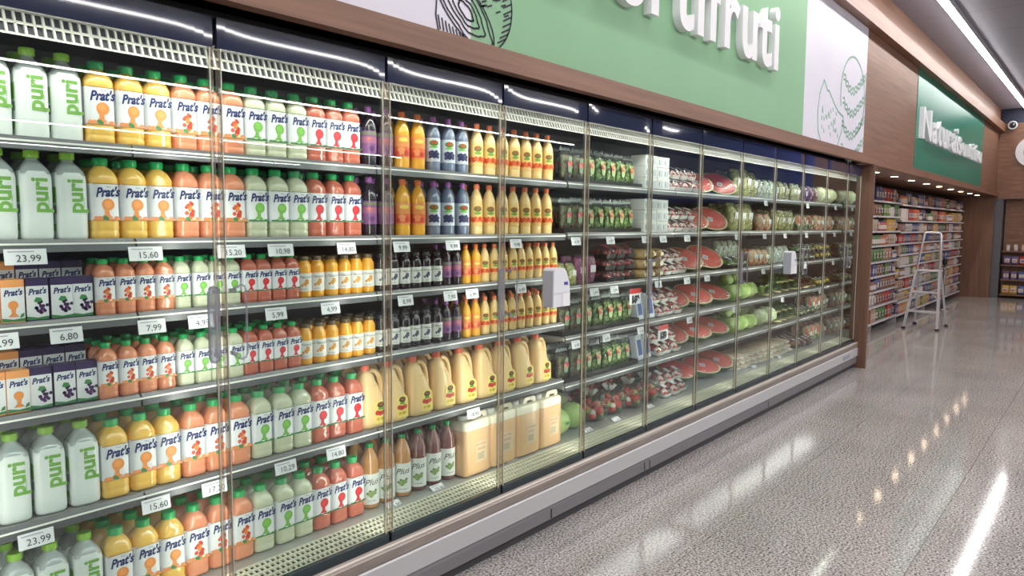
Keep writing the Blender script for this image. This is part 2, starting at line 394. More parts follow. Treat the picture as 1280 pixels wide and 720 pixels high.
# ------------------------------------------------------------------ refrigerated case
CY0, CY1 = .02, .92
case = empty('refrigerated_case', (0, 0, 0))
tag(case, 'long glass-fronted refrigerated case body with steel bumper, holding juices and produce', 'refrigerated case')
XL = -2.2
MB().box(XL, END, .80, CY1, .18, 2.40, INNER).obj('back_liner', case)
cn = MB(); cn.box(XL, END, .05, .80, 2.345, 2.40, INNER); cn.box(XL, END, .012, .05, 2.30, 2.415, BLACKP)
cn.obj('canopy', case)
tk = MB(); tk.box(XL, END, .15, .80, .20, .335, mat('deck_grey', (190, 194, 198), .35, .2)); tk.box(XL, END, .018, .15, .16, .30, BLACKP); tk.obj('tank', case)
MB().box(END-.006, END, .05, .80, .33, 2.345, mat('mirror_end', (190, 196, 196), .04, 1)).obj('mirror_end', case)
MB().box(XL-.01, XL, .0, .80, .33, 2.345, INNER).obj('side_liner', case)
# discharge vent (honeycomb) under the canopy and air return grille at the bottom
def grille(mb, x0, x1, n, rows, P, mfr, mdk, bar=.4, edge=.12):
    """perforated strip: P(x, t, d) with t 0..1 across and d depth; bars are real, backed by a dark sheet that paints shade into the slots"""
    for t in [0]+[i/rows for i in range(1, rows)]+[1]:
        w_ = edge/2 if t in (0, 1) else edge*.38
        a, b = max(0, t-w_), min(1, t+w_)
        mb.add([P(x0, a, 0), P(x1, a, 0), P(x1, b, 0), P(x0, b, 0)], [(0, 1, 2, 3)], mfr)
        mb.add([P(x0, a, 0), P(x1, a, 0), P(x1, a, 1), P(x0, a, 1)], [(3, 2, 1, 0)], mfr)
        mb.add([P(x0, b, 0), P(x1, b, 0), P(x1, b, 1), P(x0, b, 1)], [(0, 1, 2, 3)], mfr)
    st = (x1-x0)/n
    for i in range(n+1):
        x = x0+st*i; hw = st*bar/2
        mb.add([P(x-hw, 0, 0), P(x+hw, 0, 0), P(x+hw, 1, 0), P(x-hw, 1, 0)], [(0, 1, 2, 3)], mfr)
        mb.add([P(x-hw, 0, 0), P(x-hw, 1, 0), P(x-hw, 1, 1), P(x-hw, 0, 1)], [(0, 1, 2, 3)], mfr)
        mb.add([P(x+hw, 0, 0), P(x+hw, 1, 0), P(x+hw, 1, 1), P(x+hw, 0, 1)], [(3, 2, 1, 0)], mfr)
    mb.add([P(x0, 0, 1), P(x1, 0, 1), P(x1, 1, 1), P(x0, 1, 1)], [(0, 1, 2, 3)], mdk)
CREAM = mat('cream_grille', (226, 224, 204), .4); VDK = mat('vent_slot_shade', (40, 42, 50), .6)  # dark backing colour stands for the shade behind the vent bars
for k in range(11):
    a = -1.3+k*.94 if k else XL; 
    if k == 0: a = -2.19
    a = -2.19+k*.935; b = min(a+.93, END-.01)
    g = MB(); grille(g, a, b, 36, 2, lambda x, t, d: (x, .15+.03*t+d*.012, 2.25+.078*t+d*.006), mat('vent_ivory', (172, 170, 166), .4), VDK, .26, .11)
    g.obj('air_vent', case)
    g = MB(); grille(g, a, b, 40, 4, lambda x, t, d: (x, .018+.145*t, .344+.012*t-d*.007), CREAM, mat('grille_slot_shade', (14, 14, 16), .7), .30, .10)
    g.obj('return_grille', case)
dk = MB(); dk.add([(XL, .163, .356), (END, .163, .356), (END, .25, .36), (XL, .25, .36)], [(0, 1, 2, 3)], SHELFM)
dk.box(XL, END, .25, .80, .335, .36, mat('deck_pan', (168, 172, 176), .35, .2)); dk.obj('deck_pan', case)
# bumper, plinth
MB().prism([(.0, .306), (-.036, .306), (-.040, .314), (-.046, .314), (-.050, .308), (-.050, .300), (.0, .300)], 'x', XL, END, mat('bumper_top', (196, 186, 176), .4, .2)).obj('bumper_cap', case)
MB().prism([(-.047, .2995), (-.052, .292), (-.052, .252), (-.046, .2455), (.0, .2455), (.0, .2995)], 'x', XL, END, BUMP1).obj('bumper_rail', case)
MB().prism([(-.050, .245), (-.056, .239), (-.056, .148), (-.050, .142), (.0, .142), (.0, .245)], 'x', XL, END, BUMP2).obj('bumper_panel', case)
pl = MB(); pl.prism([(-.038, .1415), (-.046, .12), (-.046, .062), (-.03, .05), (.4, .05), (.4, .1415)], 'x', XL, END, BUMP3)
pl.box(XL, END, -.012, .4, 0, .0495, mat('kick_dark', (60, 58, 62), .5))
for x in (1.9, 2.95, 3.02, 5.2): pl.box(x, x+.010, -.0475, -.0465, .065, .12, BLACKP)
pl.obj('plinth', case)
MB().box(END-.62, END-.34, -.0575, -.0562, .17, .215, mat('badge_grey', (150, 152, 165), .4)).obj('badge', case)
# lower door track
MB().box(XL, END, -.012, .018, .296, .31, BLACKP).obj('door_track', case)

# glass doors
W = .755
PX = [-1.51, -.755]+[i*W for i in range(11)]+[END-.02]
HZ0, HZ1 = 1.225, 1.485
def door(x0, x1, hand, n):
    t = empty('glass_door', (x0, 0, .312)); a, b = .008, x1-x0-.008
    MB().box(a+.012, b-.012, -.004, .003, .036, 1.975, GLASS).obj('glass_pane', t)
    MB().box(a, b, -.014, .010, 0, .036, mat('door_rail', (62, 74, 80), .25, .5)).obj('bottom_rail', t)
    hp = MB(); k = 24                                            # slightly bowed enamelled header
    R = []
    for i in range(k+1):
        u = i/k; x = a+(b-a)*u; y = -.008-.0025*(1-abs(2*u-1)**6)
        R.append([(x, y, 1.976), (x, y, 2.078), (x, .008, 2.078), (x, .008, 1.976)])
    hp.loft(R, NAVY, False)
    me = hp.obj('header_panel', t)
    for nm, x, s in (('edge_seal', a, 1), ('edge_seal', b, -1)):
        e = MB(); e.box(min(x, x+s*.012), max(x, x+s*.010), -.009, .007, .036, 1.975, ACRYL)
        e.box(min(x+s*.0105, x+s*.0128), max(x+s*.0105, x+s*.0128), -.0095, -.0045, .036, 1.975, mat('bright_trim', (224, 218, 206), .3, .5))
        e.obj(nm, t)
    if hand:
        x = b-.022 if hand > 0 else a+.022; z0, z1 = HZ0-.312, HZ1-.312
        h = MB(); s = -hand; 
        pts = [(x-.0, z0+.02), (x+s*.006, z0+.004), (x+s*.02, z0), (x+s*.034, z0+.004), (x+s*.04, z0+.02), (x+s*.04, z1-.02), (x+s*.034, z1-.004), (x+s*.02, z1), (x+s*.006, z1-.004), (x, z1-.02)]
        if hand > 0: h.prism(pts if s > 0 else pts[::-1], 'y', -.052, -.044, HANDLE)
        P3 = [(x, -.016, z0+.02), (x, -.045, z0+.01)]+[(p[0], -.048, p[1]) for p in pts[2:8]]+[(x, -.045, z1-.01), (x, -.016, z1-.02)]
        h.tube(P3, .0045, HANDLE, 6)
        ho = h.obj('handle', t)
        for zz in (z0+.02, z1-.02): MB().bbox(x-.007, x+.007, -.044, -.0105, zz-.007, zz+.007, .0015, HANDLE).obj('handle_mount', ho)
    tag(t, 'clear glass door of the refrigerated case, '+ordn(n)+' door from the left edge', 'glass door', 'glass doors of the refrigerated case')
for i in range(1, len(PX)-1):
    j = i-2       # door to the right of post j
    hand = 0
    if (j+1) % 2 == 0: hand = 1     # handle near its right post
    if j % 2 == 0: hand = -1
    door(PX[i], PX[i+1], hand, i-1)

# shelves
LEV = {1: 1.955, 2: 1.640, 3: 1.385, 4: 1.100, 5: .750}
LEVP = {1: 1.955, 2: 1.645, 3: 1.315, 4: 1.005, 5: .705}
def shelf(x0, x1, z, nm, seg):
    t = empty('display_shelf', (x0, .2, z)); w_ = x1-x0
    MB().bbox(.002, w_-.002, .0, .555, -.024, -.001, .002, SHELFM).obj('shelf_deck', t)
    r = MB(); r.prism([(.0, .006), (-.006, .006), (-.016, -.004), (-.02, -.034), (-.012, -.036), (-.004, -.004), (.0, -.002)], 'x', .004, w_-.004, LIP)
    r.box(.0, w_, -.0185, -.0145, -.012, -.006, mat('rail_line', (245, 245, 240), .3)); r.obj('price_rail', t)
    for xx in (.004, w_-.012):
        b = MB(); b.prism([(.02, -.0245), (.55, -.0245), (.585, -.0245), (.585, -.10), (.55, -.10)], 'x', xx, xx+.008, mat('bracket', (150, 150, 150), .4, .5)); b.obj('bracket', t)
    tag(t, 'grey metal display shelf with price rail, '+SH[nm][4:]+', '+seg, 'shelf', 'shelves inside the refrigerated case')
SEG = [(-2.15, -1.26), (-1.26, -.2), (-.2, .86), (.86, 2.33)]
for lv, z in LEV.items():
    for k, (a, b) in enumerate(SEG): shelf(a, b, z, lv, ['behind the leftmost door', 'left of the juice shelves', 'middle of the juice shelves', 'right end of the juice shelves'][k])
SEGP = [(2.35, 3.75), (3.75, 5.2), (5.2, 6.65), (6.65, 8.06)]
for lv, z in LEVP.items():
    for k, (a, b) in enumerate(SEGP): shelf(a, b, z, lv, ['holding bagged greens', 'holding watermelon halves', 'holding cabbages and packs', 'at the wooden end panel'][k])

# ------------------------------------------------------------------ price tags
TAGW = mat('paper_white', (232, 232, 238), .5); TXT = mat('price_ink', (52, 52, 60), .6); REDP = mat('promo_red', (205, 58, 58), .5)
def price(x, z, num, where, w_=.1, h=.048, y=.173, flat=False):
    t = MB()
    if flat:
        M = lambda u, v, d=0: (x+u, y+.03+v*.85, z+.004+v*.5+d*.5)
    else:
        M = lambda u, v, d=0: (x+u, y+v*.18-d, z+v)
    t.add([M(-w_/2, -h/2), M(w_/2, -h/2), M(w_/2, h/2), M(-w_/2, h/2), M(-w_/2, -h/2, -.001), M(w_/2, -h/2, -.001), M(w_/2, h/2, -.001), M(-w_/2, h/2, -.001)],
          [(0, 1, 2, 3), (7, 6, 5, 4), (0, 4, 5, 1), (2, 6, 7, 3), (1, 5, 6, 2), (0, 3, 7, 4)], TAGW)
    t.text(num, h*.62, lambda a, b, c: M(a+w_*.06, b-h*.12, .0012), TXT, sx=1.05)
    t.add([M(-w_*.42, h*.3, .0012), M(w_*.2, h*.3, .0012), M(w_*.2, h*.36, .0012), M(-w_*.42, h*.36, .0012)], [(0, 1, 2, 3)], mat('faint_ink', (150, 150, 165), .6))
    o = t.obj('price_tag'); tag(o, 'white price tag reading '+num+', '+where, 'price tag', 'price tags on the shelf rails'); return o
for x, n, wh in ((-.532, '23,99', 'second shelf under the coconut water'), (-.171, '15,60', 'second shelf under the orange juice'), (.145, '15,20', 'second shelf under the peach juice'),
                 (.358, '10,98', 'second shelf under the lime juice'), (.682, '14,80', 'second shelf under the red juice'), (1.0, '9,99', 'second shelf under the orange cordial'),
                 (1.342, '9,99', 'second shelf under the blue grey bottles'), (1.844, '9,98', 'second shelf under the mango bottles'), (2.429, '4,99', 'second shelf, first under the greens'),
                 (2.826, '4,99', 'second shelf, second under the greens'), (3.29, '3,99', 'second shelf, third under the greens'), (3.551, '8,90', 'second shelf under the white cartons'), (3.94, '7,98', 'second shelf beside the watermelons')):
    price(x, (1.64 if x < 2.35 else 1.645)-.047, n, wh, .115 if x < .5 else .1)
for x, n, wh in ((-.609, '4,99', 'third shelf at the left edge'), (-.429, '6,80', 'third shelf under the grape cartons'), (-.159, '7,99', 'third shelf under the peach juice'), (.018, '4,99', 'third shelf under the lime juice'),
                 (.331, '5,99', 'third shelf under the red juice'), (.594, '4,99', 'third shelf under the amber juice'), (1.023, '8,99', 'third shelf under the dark grape juice'), (1.325, '7,90', 'third shelf under the purple bottles'),
                 (1.486, '6,99', 'third shelf under the small orange bottles'), (1.89, '6,49', 'third shelf under the small mango bottles'), (2.644, '3,49', 'third shelf under the purple bags'),
                 (2.887, '3,99', 'third shelf under the dark red packs'), (3.494, '7,99', 'third shelf under the golden packs'), (3.958, '6,98', 'third shelf left of the watermelons'), (4.318, '6,98', 'third shelf under the watermelons')):
    price(x, (1.385 if x < 2.35 else 1.315)-.045, n, wh, .095 if x < 2.4 else .1)
for x, n, wh in ((2.445, '4,49', 'fourth shelf, first under the greens'), (2.798, '4,49', 'fourth shelf, second under the greens'), (3.252, '4,49', 'fourth shelf beside the blue cartons'), (4.019, '6,98', 'fourth shelf beside the watermelons')):
    price(x, .955, n, wh, .09)
for x, n, wh in ((-.542, '23,99', 'fifth shelf under the coconut water'), (-.166, '15,60', 'fifth shelf under the orange juice'), (.053, '17,20', 'fifth shelf under the peach juice'),
                 (.361, '10,29', 'fifth shelf under the lime juice'), (.613, '14,80', 'fifth shelf under the red juice'), (1.5, '18,90', 'fifth shelf above the square jugs')):
    price(x, .75-.045, n, wh, .1)
for x, n, wh in ((1.258, '19,90', 'bottom deck before the tall tea bottles'), (.962, '14,90', 'bottom deck left of the tall tea bottles'), (1.851, '18,90', 'bottom deck before the square jugs'), (2.637, '4,99', 'bottom deck before the melons'),
                 (2.988, '6,99', 'bottom deck, first before the fruit bags'), (3.467, '6,99', 'bottom deck, second before the fruit bags'), (5.477, '3,99', 'bottom deck, first before the herb trays'), (6.163, '3,99', 'bottom deck, second before the herb trays')):
    price(x, .358, n, wh, .085, .05, .165, True)
for q, (x, z, wh) in enumerate(((3.162, 1.20, 'hanging below the third shelf'), (3.585, .90, 'hanging below the fourth shelf'))):
    t = MB(); t.box(x-.075, x+.075, .172, .174, z-.05, z+.06, TAGW); t.box(x-.075, x+.075, .1712, .1719, z+.025, z+.06, REDP)
    t.text('1,98' if q == 0 else '1,79', .055, lambda a, b, c: (x+a, .1708, z-.018+b), TXT, bold=.01)
    tag(t.obj('promotion_sign'), 'red and white promotional price sign '+wh, 'price sign')
for lv in (1, 2, 3, 4):
    for k, x in enumerate((4.9, 5.55, 6.1, 6.75, 7.3, 7.75)):
        if (k+lv) % 2 == 0 or lv == 2: price(x, LEVP[lv]-.045, '%d,%d9' % (rnd.randint(2, 9), rnd.randint(1, 9)), '%s rail %s' % (SH[lv][4:], ['past the watermelons', 'left of the second dispenser', 'under the second dispenser', 'right of the second dispenser', 'near the wooden end', 'nearest the wooden end'][k]), .085)
# small blank tag on the top shelf rail joints, clips etc. are part of rails

# ------------------------------------------------------------------ bottles
WL = mat('label_white', (238, 238, 242), .4, coat=.3); BLUE = mat('print_navy', (34, 46, 108), .4); PG = mat('print_green', (70, 140, 84), .4)
def juice(name, liq, fruit, kind, small=False):
    lq = noisy(name+'_juice', liq, tuple(int(v*.985) for v in liq), 26, .16, bump=.55, coat=.8, detail=1); fr_ = mat(name+'_print', fruit, .45)
    lo = mat(name+'_juice_low', tuple(int(v) for v in liq), .25, 0, .5)
    r = .0445
    prof = [(.038, 0), (.043, .004), (.0442, .012), (.0442, .026), (.0425, .030), (.0442, .034), (.0438, .061), (.0432, .063), (.0432, .186), (.0438, .189), (.0448, .193), (.0446, .203), (.042, .215), (.037, .226), (.030, .236), (.023, .242), (.020, .245), (.020, .252)]
    pw = [6]*10+[5, 5, 4, 3.4, 2.8, 2.2, 2, 2]
    body = MB().lathe(prof, lq, 24, pw).mesh('bottle_body')
    cap = MB().lathe([(.0232, .246), (.0242, .248), (.0242, .268), (.0222, .2715)], mat('green_cap', (22, 172, 92), .35, 0, .4), 18).mesh('cap')
    lb = MB(); lb.lathe([(.0444, .064), (.0444, .186)], WL, 24, 6, caps=False)
    y = -.0452
    F_ = lambda u, v, d=0: (u+.005, y, v)
    lb.text("Prat's", .043, lambda a, b, c: F_(a-.001, b+.157+a*.06), BLUE, shear=.28, bold=.0016, sx=.78)
    lb.text("Suco", .008, lambda a, b, c: F_(a+.004, b+.176), BLUE)
    lb.add([F_(-.022, .147), F_(.022, .149), F_(.022, .150), F_(-.022, .148)], [(0, 1, 2, 3)], BLUE)
    lb.box(-.0443, .0443, -.0449, -.0446, .1845, .1862, mat(name+'_edge', tuple(int(v*.6) for v in fruit) if kind != 'lime' else (70, 120, 70), .4))
    if kind in ('orange', 'red', 'lime'):
        lb.flat([(.0 + .020*math.cos(a*pi/12), .117+.020*math.sin(a*pi/12)) for a in range(24)], F_, fr_)
        lb.add([(p[0], y-.0001, p[1]) for p in ((-.012, .105), (-.006, .096), (-.007, .085), (-.018, .073), (.020, .073), (.009, .083), (.008, .096), (.014, .105))], [(0, 1, 2, 3, 4, 5, 6, 7)], fr_)
        lb.flat([(.0 + .012*math.cos(a*pi/8), .119+.012*math.sin(a*pi/8)) for a in range(16)], lambda u, v: (u+.004, y-.0003, v), mat(name+'_print2', tuple(min(255, int(v*1.06+4)) for v in fruit), .45))
    else:
        rg = random.Random(5)
        pts = []
        for k in range(13):
            cx, cz, q = rg.uniform(-.013, .013), .080+k*.0042, rg.uniform(.006, .010)
            lb.flat([(cx+q*math.cos(a*pi/5), cz+q*math.sin(a*pi/5)) for a in range(10)], lambda u, v, k=k: (u+.004, y-.0001*(k % 4+1), v), [fr_, mat('peach_print_b', (236, 148, 70), .45), mat('peach_print_c', (196, 62, 52), .45)][k % 3])
    # scenery at the foot of the label
    rg = random.Random(3)
    base = {'orange': (238, 150, 100), 'peach': (236, 170, 96), 'lime': (70, 140, 76), 'red': (66, 110, 70)}[kind]
    z = .0645
    P = [(-.0438, z)]+[(-.0438+.0876*i/12, z+.004+rg.uniform(0, .006)*(1.0 if kind in ('lime', 'red') else 1)) for i in range(13)]+[(.0438, z)]
    lb.add([(u, y-.00005, v) for u, v in P], [tuple(reversed(range(len(P))))], mat(name+'_ground', base, .45))
    if kind in ('orange', 'peach'):
        for cx in (-.034, -.022, .03):
            lb.flat([(cx+.008*math.cos(a*pi/6), .072+.0065*math.sin(a*pi/6)) for a in range(12)], lambda u, v: (u, y-.0002, v), mat('small_orange_print', (240, 150, 96), .45))
        lb.flat([(-.012, .067), (.004, .064), (.006, .072), (-.004, .08), (-.014, .077)], lambda u, v: (u, y-.0004, v), PG)
        lb.box(-.0443, .0443, -.04505, -.0448, .0635, .0655, mat('label_foot_green', (96, 110, 70), .5))
    return Kind(name+'_bottle', 'juice bottle', [('bottle_body', body, None), ('cap', cap, None), ('label_sleeve', lb.mesh('label_sleeve'), None)], .70 if small else 1)
KO = juice('orange_juice', (250, 200, 100), (240, 152, 84), 'orange')
KP = juice('peach_juice', (236, 152, 116), (226, 96, 66), 'peach')
KL = juice('lime_juice', (214, 216, 188), (128, 188, 88), 'lime')
KR = juice('red_guava_juice', (206, 112, 92), (214, 50, 62), 'red')
SP = Kind('small_peach_juice_bottle', 'juice bottle', KP.parts, .70); SLm = Kind('small_lime_juice_bottle', 'juice bottle', KL.parts, .70); SR = Kind('small_red_juice_bottle', 'juice bottle', KR.parts, .70)

def puri():
    cl = mat('coconut_bottle_clear', (176, 184, 184), .15, 0, .6); ml = mat('coconut_water_white', (214, 222, 220), .3, 0, .4)
    prof = [(.040, 0), (.045, .005), (.046, .03), (.046, .19), (.045, .205), (.040, .222), (.030, .238), (.020, .25), (.0175, .254), (.0175, .262)]
    mats = [ml]*4+[cl]*5
    b = MB().lathe(prof, ml, 24, [4.5]*6+[3, 2.5, 2, 2], mats=mats).mesh('bottle_body')
    c = MB().lathe([(.0215, .259), (.0225, .261), (.0225, .280), (.0205, .283)], mat('lime_cap', (150, 204, 70), .35, 0, .3), 18).mesh('cap')
    s = MB(); s.lathe([(.0455, .008), (.0465, .018), (.0466, .19), (.0455, .206), (.0425, .217)], mat('white_sleeve', (232, 238, 236), .35, 0, .3), 24, [4.5, 4.5, 4.5, 4, 3.5], caps=False)
    gm = mat('leaf_green_print', (124, 178, 84), .45)
    y = -.0474
    s.text('puri', .066, lambda a, b_, c_: (-b_+.006, y, a*1.04+.142), gm, bold=.0022)
    s.text('coconut water', .009, lambda a, b_, c_: (-b_+.028, y, a+.115), gm)
    s.box(-.0474, -.0469, -.03, .0, .12, .17, gm); s.box(-.0474, -.0469, -.022, .0, .03, .052, gm)
    s.box(-.0474, -.0469, -.03, -.012, .085, .112, mat('barcode_grey', (120, 130, 126), .5))
    return Kind('coconut_water_bottle', 'water bottle', [('bottle_body', b, None), ('cap', c, None), ('label_sleeve', s.mesh('label_sleeve'), 'white sleeve with green lettering')])
KW = puri()

def taper(name, cat, liq, capc, label, prints, txt=None, top=None, h=.27, rr=.0375, scale=1, lz=(.06, .155), neck=.013, waist=True):
    lq = mat(name+'_liquid', liq, .18, 0, .8)
    k = h/.27
    prof = [(rr*.86, 0), (rr*.98, .005), (rr, .012), (rr, .04), (rr*.97, .046), (rr, .052), (rr*.985, lz[0]), (rr*.985, lz[1]), (rr, lz[1]+.006), (rr*.96, lz[1]+.022), (rr*.80, lz[1]+.045), (rr*.58, lz[1]+.066), (neck*1.08, .236), (neck, .243), (neck, .252)]
    body = MB().lathe([(r, z*k) for r, z in prof], lq, 20).mesh('bottle_body')
    cap = MB().lathe([(neck*1.15, .243*k), (neck*1.22, .245*k), (neck*1.22, .267*k), (neck*1.05, .27*k)], mat(capc[0], capc[1], .35, 0, .4), 16).mesh('cap')
    s = MB(); s.lathe([(rr+.0006, lz[0]*k), (rr+.0006, lz[1]*k)], mat(name+'_label', label, .4, 0, .3), 20, caps=False)
    R = rr+.0010
    def cyl(u, v, d=0): a = u/R; return ((R+d)*math.sin(a), -(R+d)*math.cos(a), v)
    lift_ = 0
    for shape, u, v, a, b, col in prints:
        m = mat('print_%d_%d_%d' % col, col, .45)
        if shape == 'e':
            N_ = 8; lift_ += .00025
            for i in range(N_):       # upright strips that follow the round bottle
                t0, t1 = pi-pi*i/N_, pi-pi*(i+1)/N_; u0, u1, h0, h1 = u+a*math.cos(t0), u+a*math.cos(t1), b*math.sin(t0), b*math.sin(t1)
                P3 = [cyl(u0, (v-h0)*k, lift_), cyl(u1, (v-h1)*k, lift_), cyl(u1, (v+h1)*k, lift_), cyl(u0, (v+h0)*k, lift_)]; s.add(P3, [(0, 1, 2, 3)], m)
        elif shape == 'b':
            n_ = 8
            for i in range(n_):
                u0, u1 = u-a+2*a*i/n_, u-a+2*a*(i+1)/n_
                s.add([cyl(u0, (v-b)*k), cyl(u1, (v-b)*k), cyl(u1, (v+b)*k), cyl(u0, (v+b)*k)], [(0, 1, 2, 3)], m)
        elif shape == 't':
            s.text(u, v, lambda p, q, c: cyl(p+a, (q+b)*k), m, shear=.15)
    return Kind(name, cat, [('bottle_body', body, None), ('cap', cap, None), ('label_sleeve', s.mesh('label_sleeve'), None)], scale)
OC = ('orange_cap', (250, 128, 60)); RC = ('apricot_cap', (250, 132, 88)); PC = ('violet_cap', (166, 96, 176)); GC = ('green_cap2', (22, 172, 92)); KC = ('dark_cap', (40, 42, 48))
G0, G1 = (84, 150, 60), (120, 170, 60)
KOC = taper('orange_cordial_bottle', 'juice bottle', (244, 176, 52), OC, (236, 150, 84), [('b', 0, .083, .05, .022, (226, 96, 62)), ('e', .004, .138, .024, .010, (250, 214, 100)), ('e', -.008, .086, .019, .018, (240, 150, 96)), ('e', .018, .078, .013, .013, (206, 66, 54)), ('e', -.028, .076, .010, .011, (214, 74, 56))], lz=(.055, .16))
KGP = taper('grape_nectar_bottle', 'juice bottle', (46, 36, 50), PC, (134, 84, 136), [('b', 0, .148, .05, .006, (112, 140, 84)), ('b', 0, .118, .05, .014, (170, 106, 136)), ('e', .0, .125, .018, .008, (200, 110, 110)), ('e', .01, .08, .014, .012, (96, 50, 110))], lz=(.055, .16))
KBG = taper('blue_grape_bottle', 'juice bottle', (112, 122, 148), PC, (206, 210, 224), [('e', .0, .140, .025, .014, (90, 120, 50)), ('e', .0, .143, .013, .008, (190, 70, 40)), ('e', -.002, .121, .022, .005, (110, 190, 70))]+[('e', -.020+.010*(i % 5), .072+.011*(i//5)+.004*(i % 2), .0074, .0076, (50, 50, 92)) for i in range(14)], lz=(.05, .165))
KMG = taper('mango_nectar_bottle', 'juice bottle', (248, 212, 146), RC, (246, 202, 126), [('e', .0, .138, .022, .015, (96, 116, 56)), ('e', .0, .141, .012, .008, (176, 84, 56)), ('e', .0, .115, .019, .008, (120, 170, 70))]+[('e', -.048+.012*i, .080+.005*(i % 2), .011, .013, [(226, 92, 48), (238, 124, 56), (206, 70, 44)][i % 3]) for i in range(9)], lz=(.05, .16), rr=.036)
SOC = Kind('small_orange_cordial_bottle', 'juice bottle', KOC.parts, .76); SGP = Kind('small_grape_nectar_bottle', 'juice bottle', KGP.parts, .76); SMG = Kind('small_mango_nectar_bottle', 'juice bottle', KMG.parts, .76)
SQ = [('b', -.0, .0, 0, 0, (238, 238, 236))]
def squat(name, liq, capc, pr):
    lq = mat(name+'_liquid', liq, .18, 0, .8)
    b = MB().lathe([(.028, 0), (.031, .004), (.0315, .01), (.0315, .128), (.030, .138), (.024, .150), (.020, .156), (.020, .16)], lq, 20).mesh('bottle_body')
    c = MB().lathe([(.0215, .157), (.022, .159), (.022, .173), (.020, .175)], mat(*capc, .35, 0, .4), 16).mesh('cap')
    s = MB(); s.lathe([(.0321, .028), (.0321, .104)], mat('cream_label', (232, 230, 226), .45), 20, caps=False)
    R = .0326
    def cyl(u, v): a = u/R; return (R*math.sin(a), -R*math.cos(a), v)
    s.text('La Natural', .0155, lambda p, q, c_: cyl(p, q+.088), TXT, shear=.2)
    rg = random.Random(2)
    for i in range(9):
        u, v, q = rg.uniform(-.008, .018), rg.uniform(.052, .074), .006
        s.add([cyl(u+q*math.cos(a*pi/4), v+q*math.sin(a*pi/4)) for a in range(8)], [tuple(range(8))], mat(*pr, .5))
    s.text('suco integral', .006, lambda p, q, c_: cyl(p, q+.038), TXT)
    return Kind(name, 'juice bottle', [('bottle_body', b, None), ('cap', c, None), ('label_sleeve', s.mesh('label_sleeve'), None)])
KAM = squat('amber_juice_bottle', (240, 172, 54), ('bronze_cap', (96, 78, 50)), ('amber_print', (214, 150, 70)))
KDG = squat('dark_grape_juice_bottle', (34, 26, 34), ('dark_cap', (40, 42, 48)), ('grape_print', (84, 88, 112)))

# tall tea bottles with script label
def tea(name, liq):
    lq = mat(name+'_liquid', liq, .12, 0, .9)
    b = MB().lathe([(.038, 0), (.044, .006), (.045, .02), (.045, .175), (.043, .182), (.045, .190), (.043, .197), (.0445, .204), (.041, .225), (.032, .250), (.022, .270), (.015, .282), (.014, .292)], lq, 22).mesh('bottle_body')
    c = MB().lathe([(.016, .286), (.017, .288), (.017, .304), (.015, .306)], mat('green_cap', (22, 172, 92), .35), 16).mesh('cap')
    s = MB(); s.lathe([(.0457, .022), (.0457, .168)], mat('tea_label', (230, 232, 228), .45), 22, caps=False)
    R = .0462
    def cyl(u, v): a = u/R; return (R*math.sin(a), -R*math.cos(a), v)
    s.text('Plus', .042, lambda p, q, c_: cyl(p-.002, q+.128+p*.15), TXT, shear=.35, sx=1.1)
    rg = random.Random(9)
    for i in range(16):
        u, v, q = rg.gauss(.004, .011), rg.gauss(.075, .009), .0075
        s.add([cyl(u+q*math.cos(a*pi/4), v+q*math.sin(a*pi/4)) for a in range(8)], [tuple(range(8))], mat('tea_leaf_%d' % (i % 2), [(150, 176, 110), (118, 144, 88)][i % 2], .5))
    s.text('antioxidante', .009, lambda p, q, c_: cyl(p, q+.04), TXT)
    return Kind(name, 'tea bottle', [('bottle_body', b, None), ('cap', c, None), ('label_sleeve', s.mesh('label_sleeve'), None)])
KTA = tea('amber_tea_bottle', (196, 140, 84)); KTR = tea('dark_red_tea_bottle', (120, 66, 62))

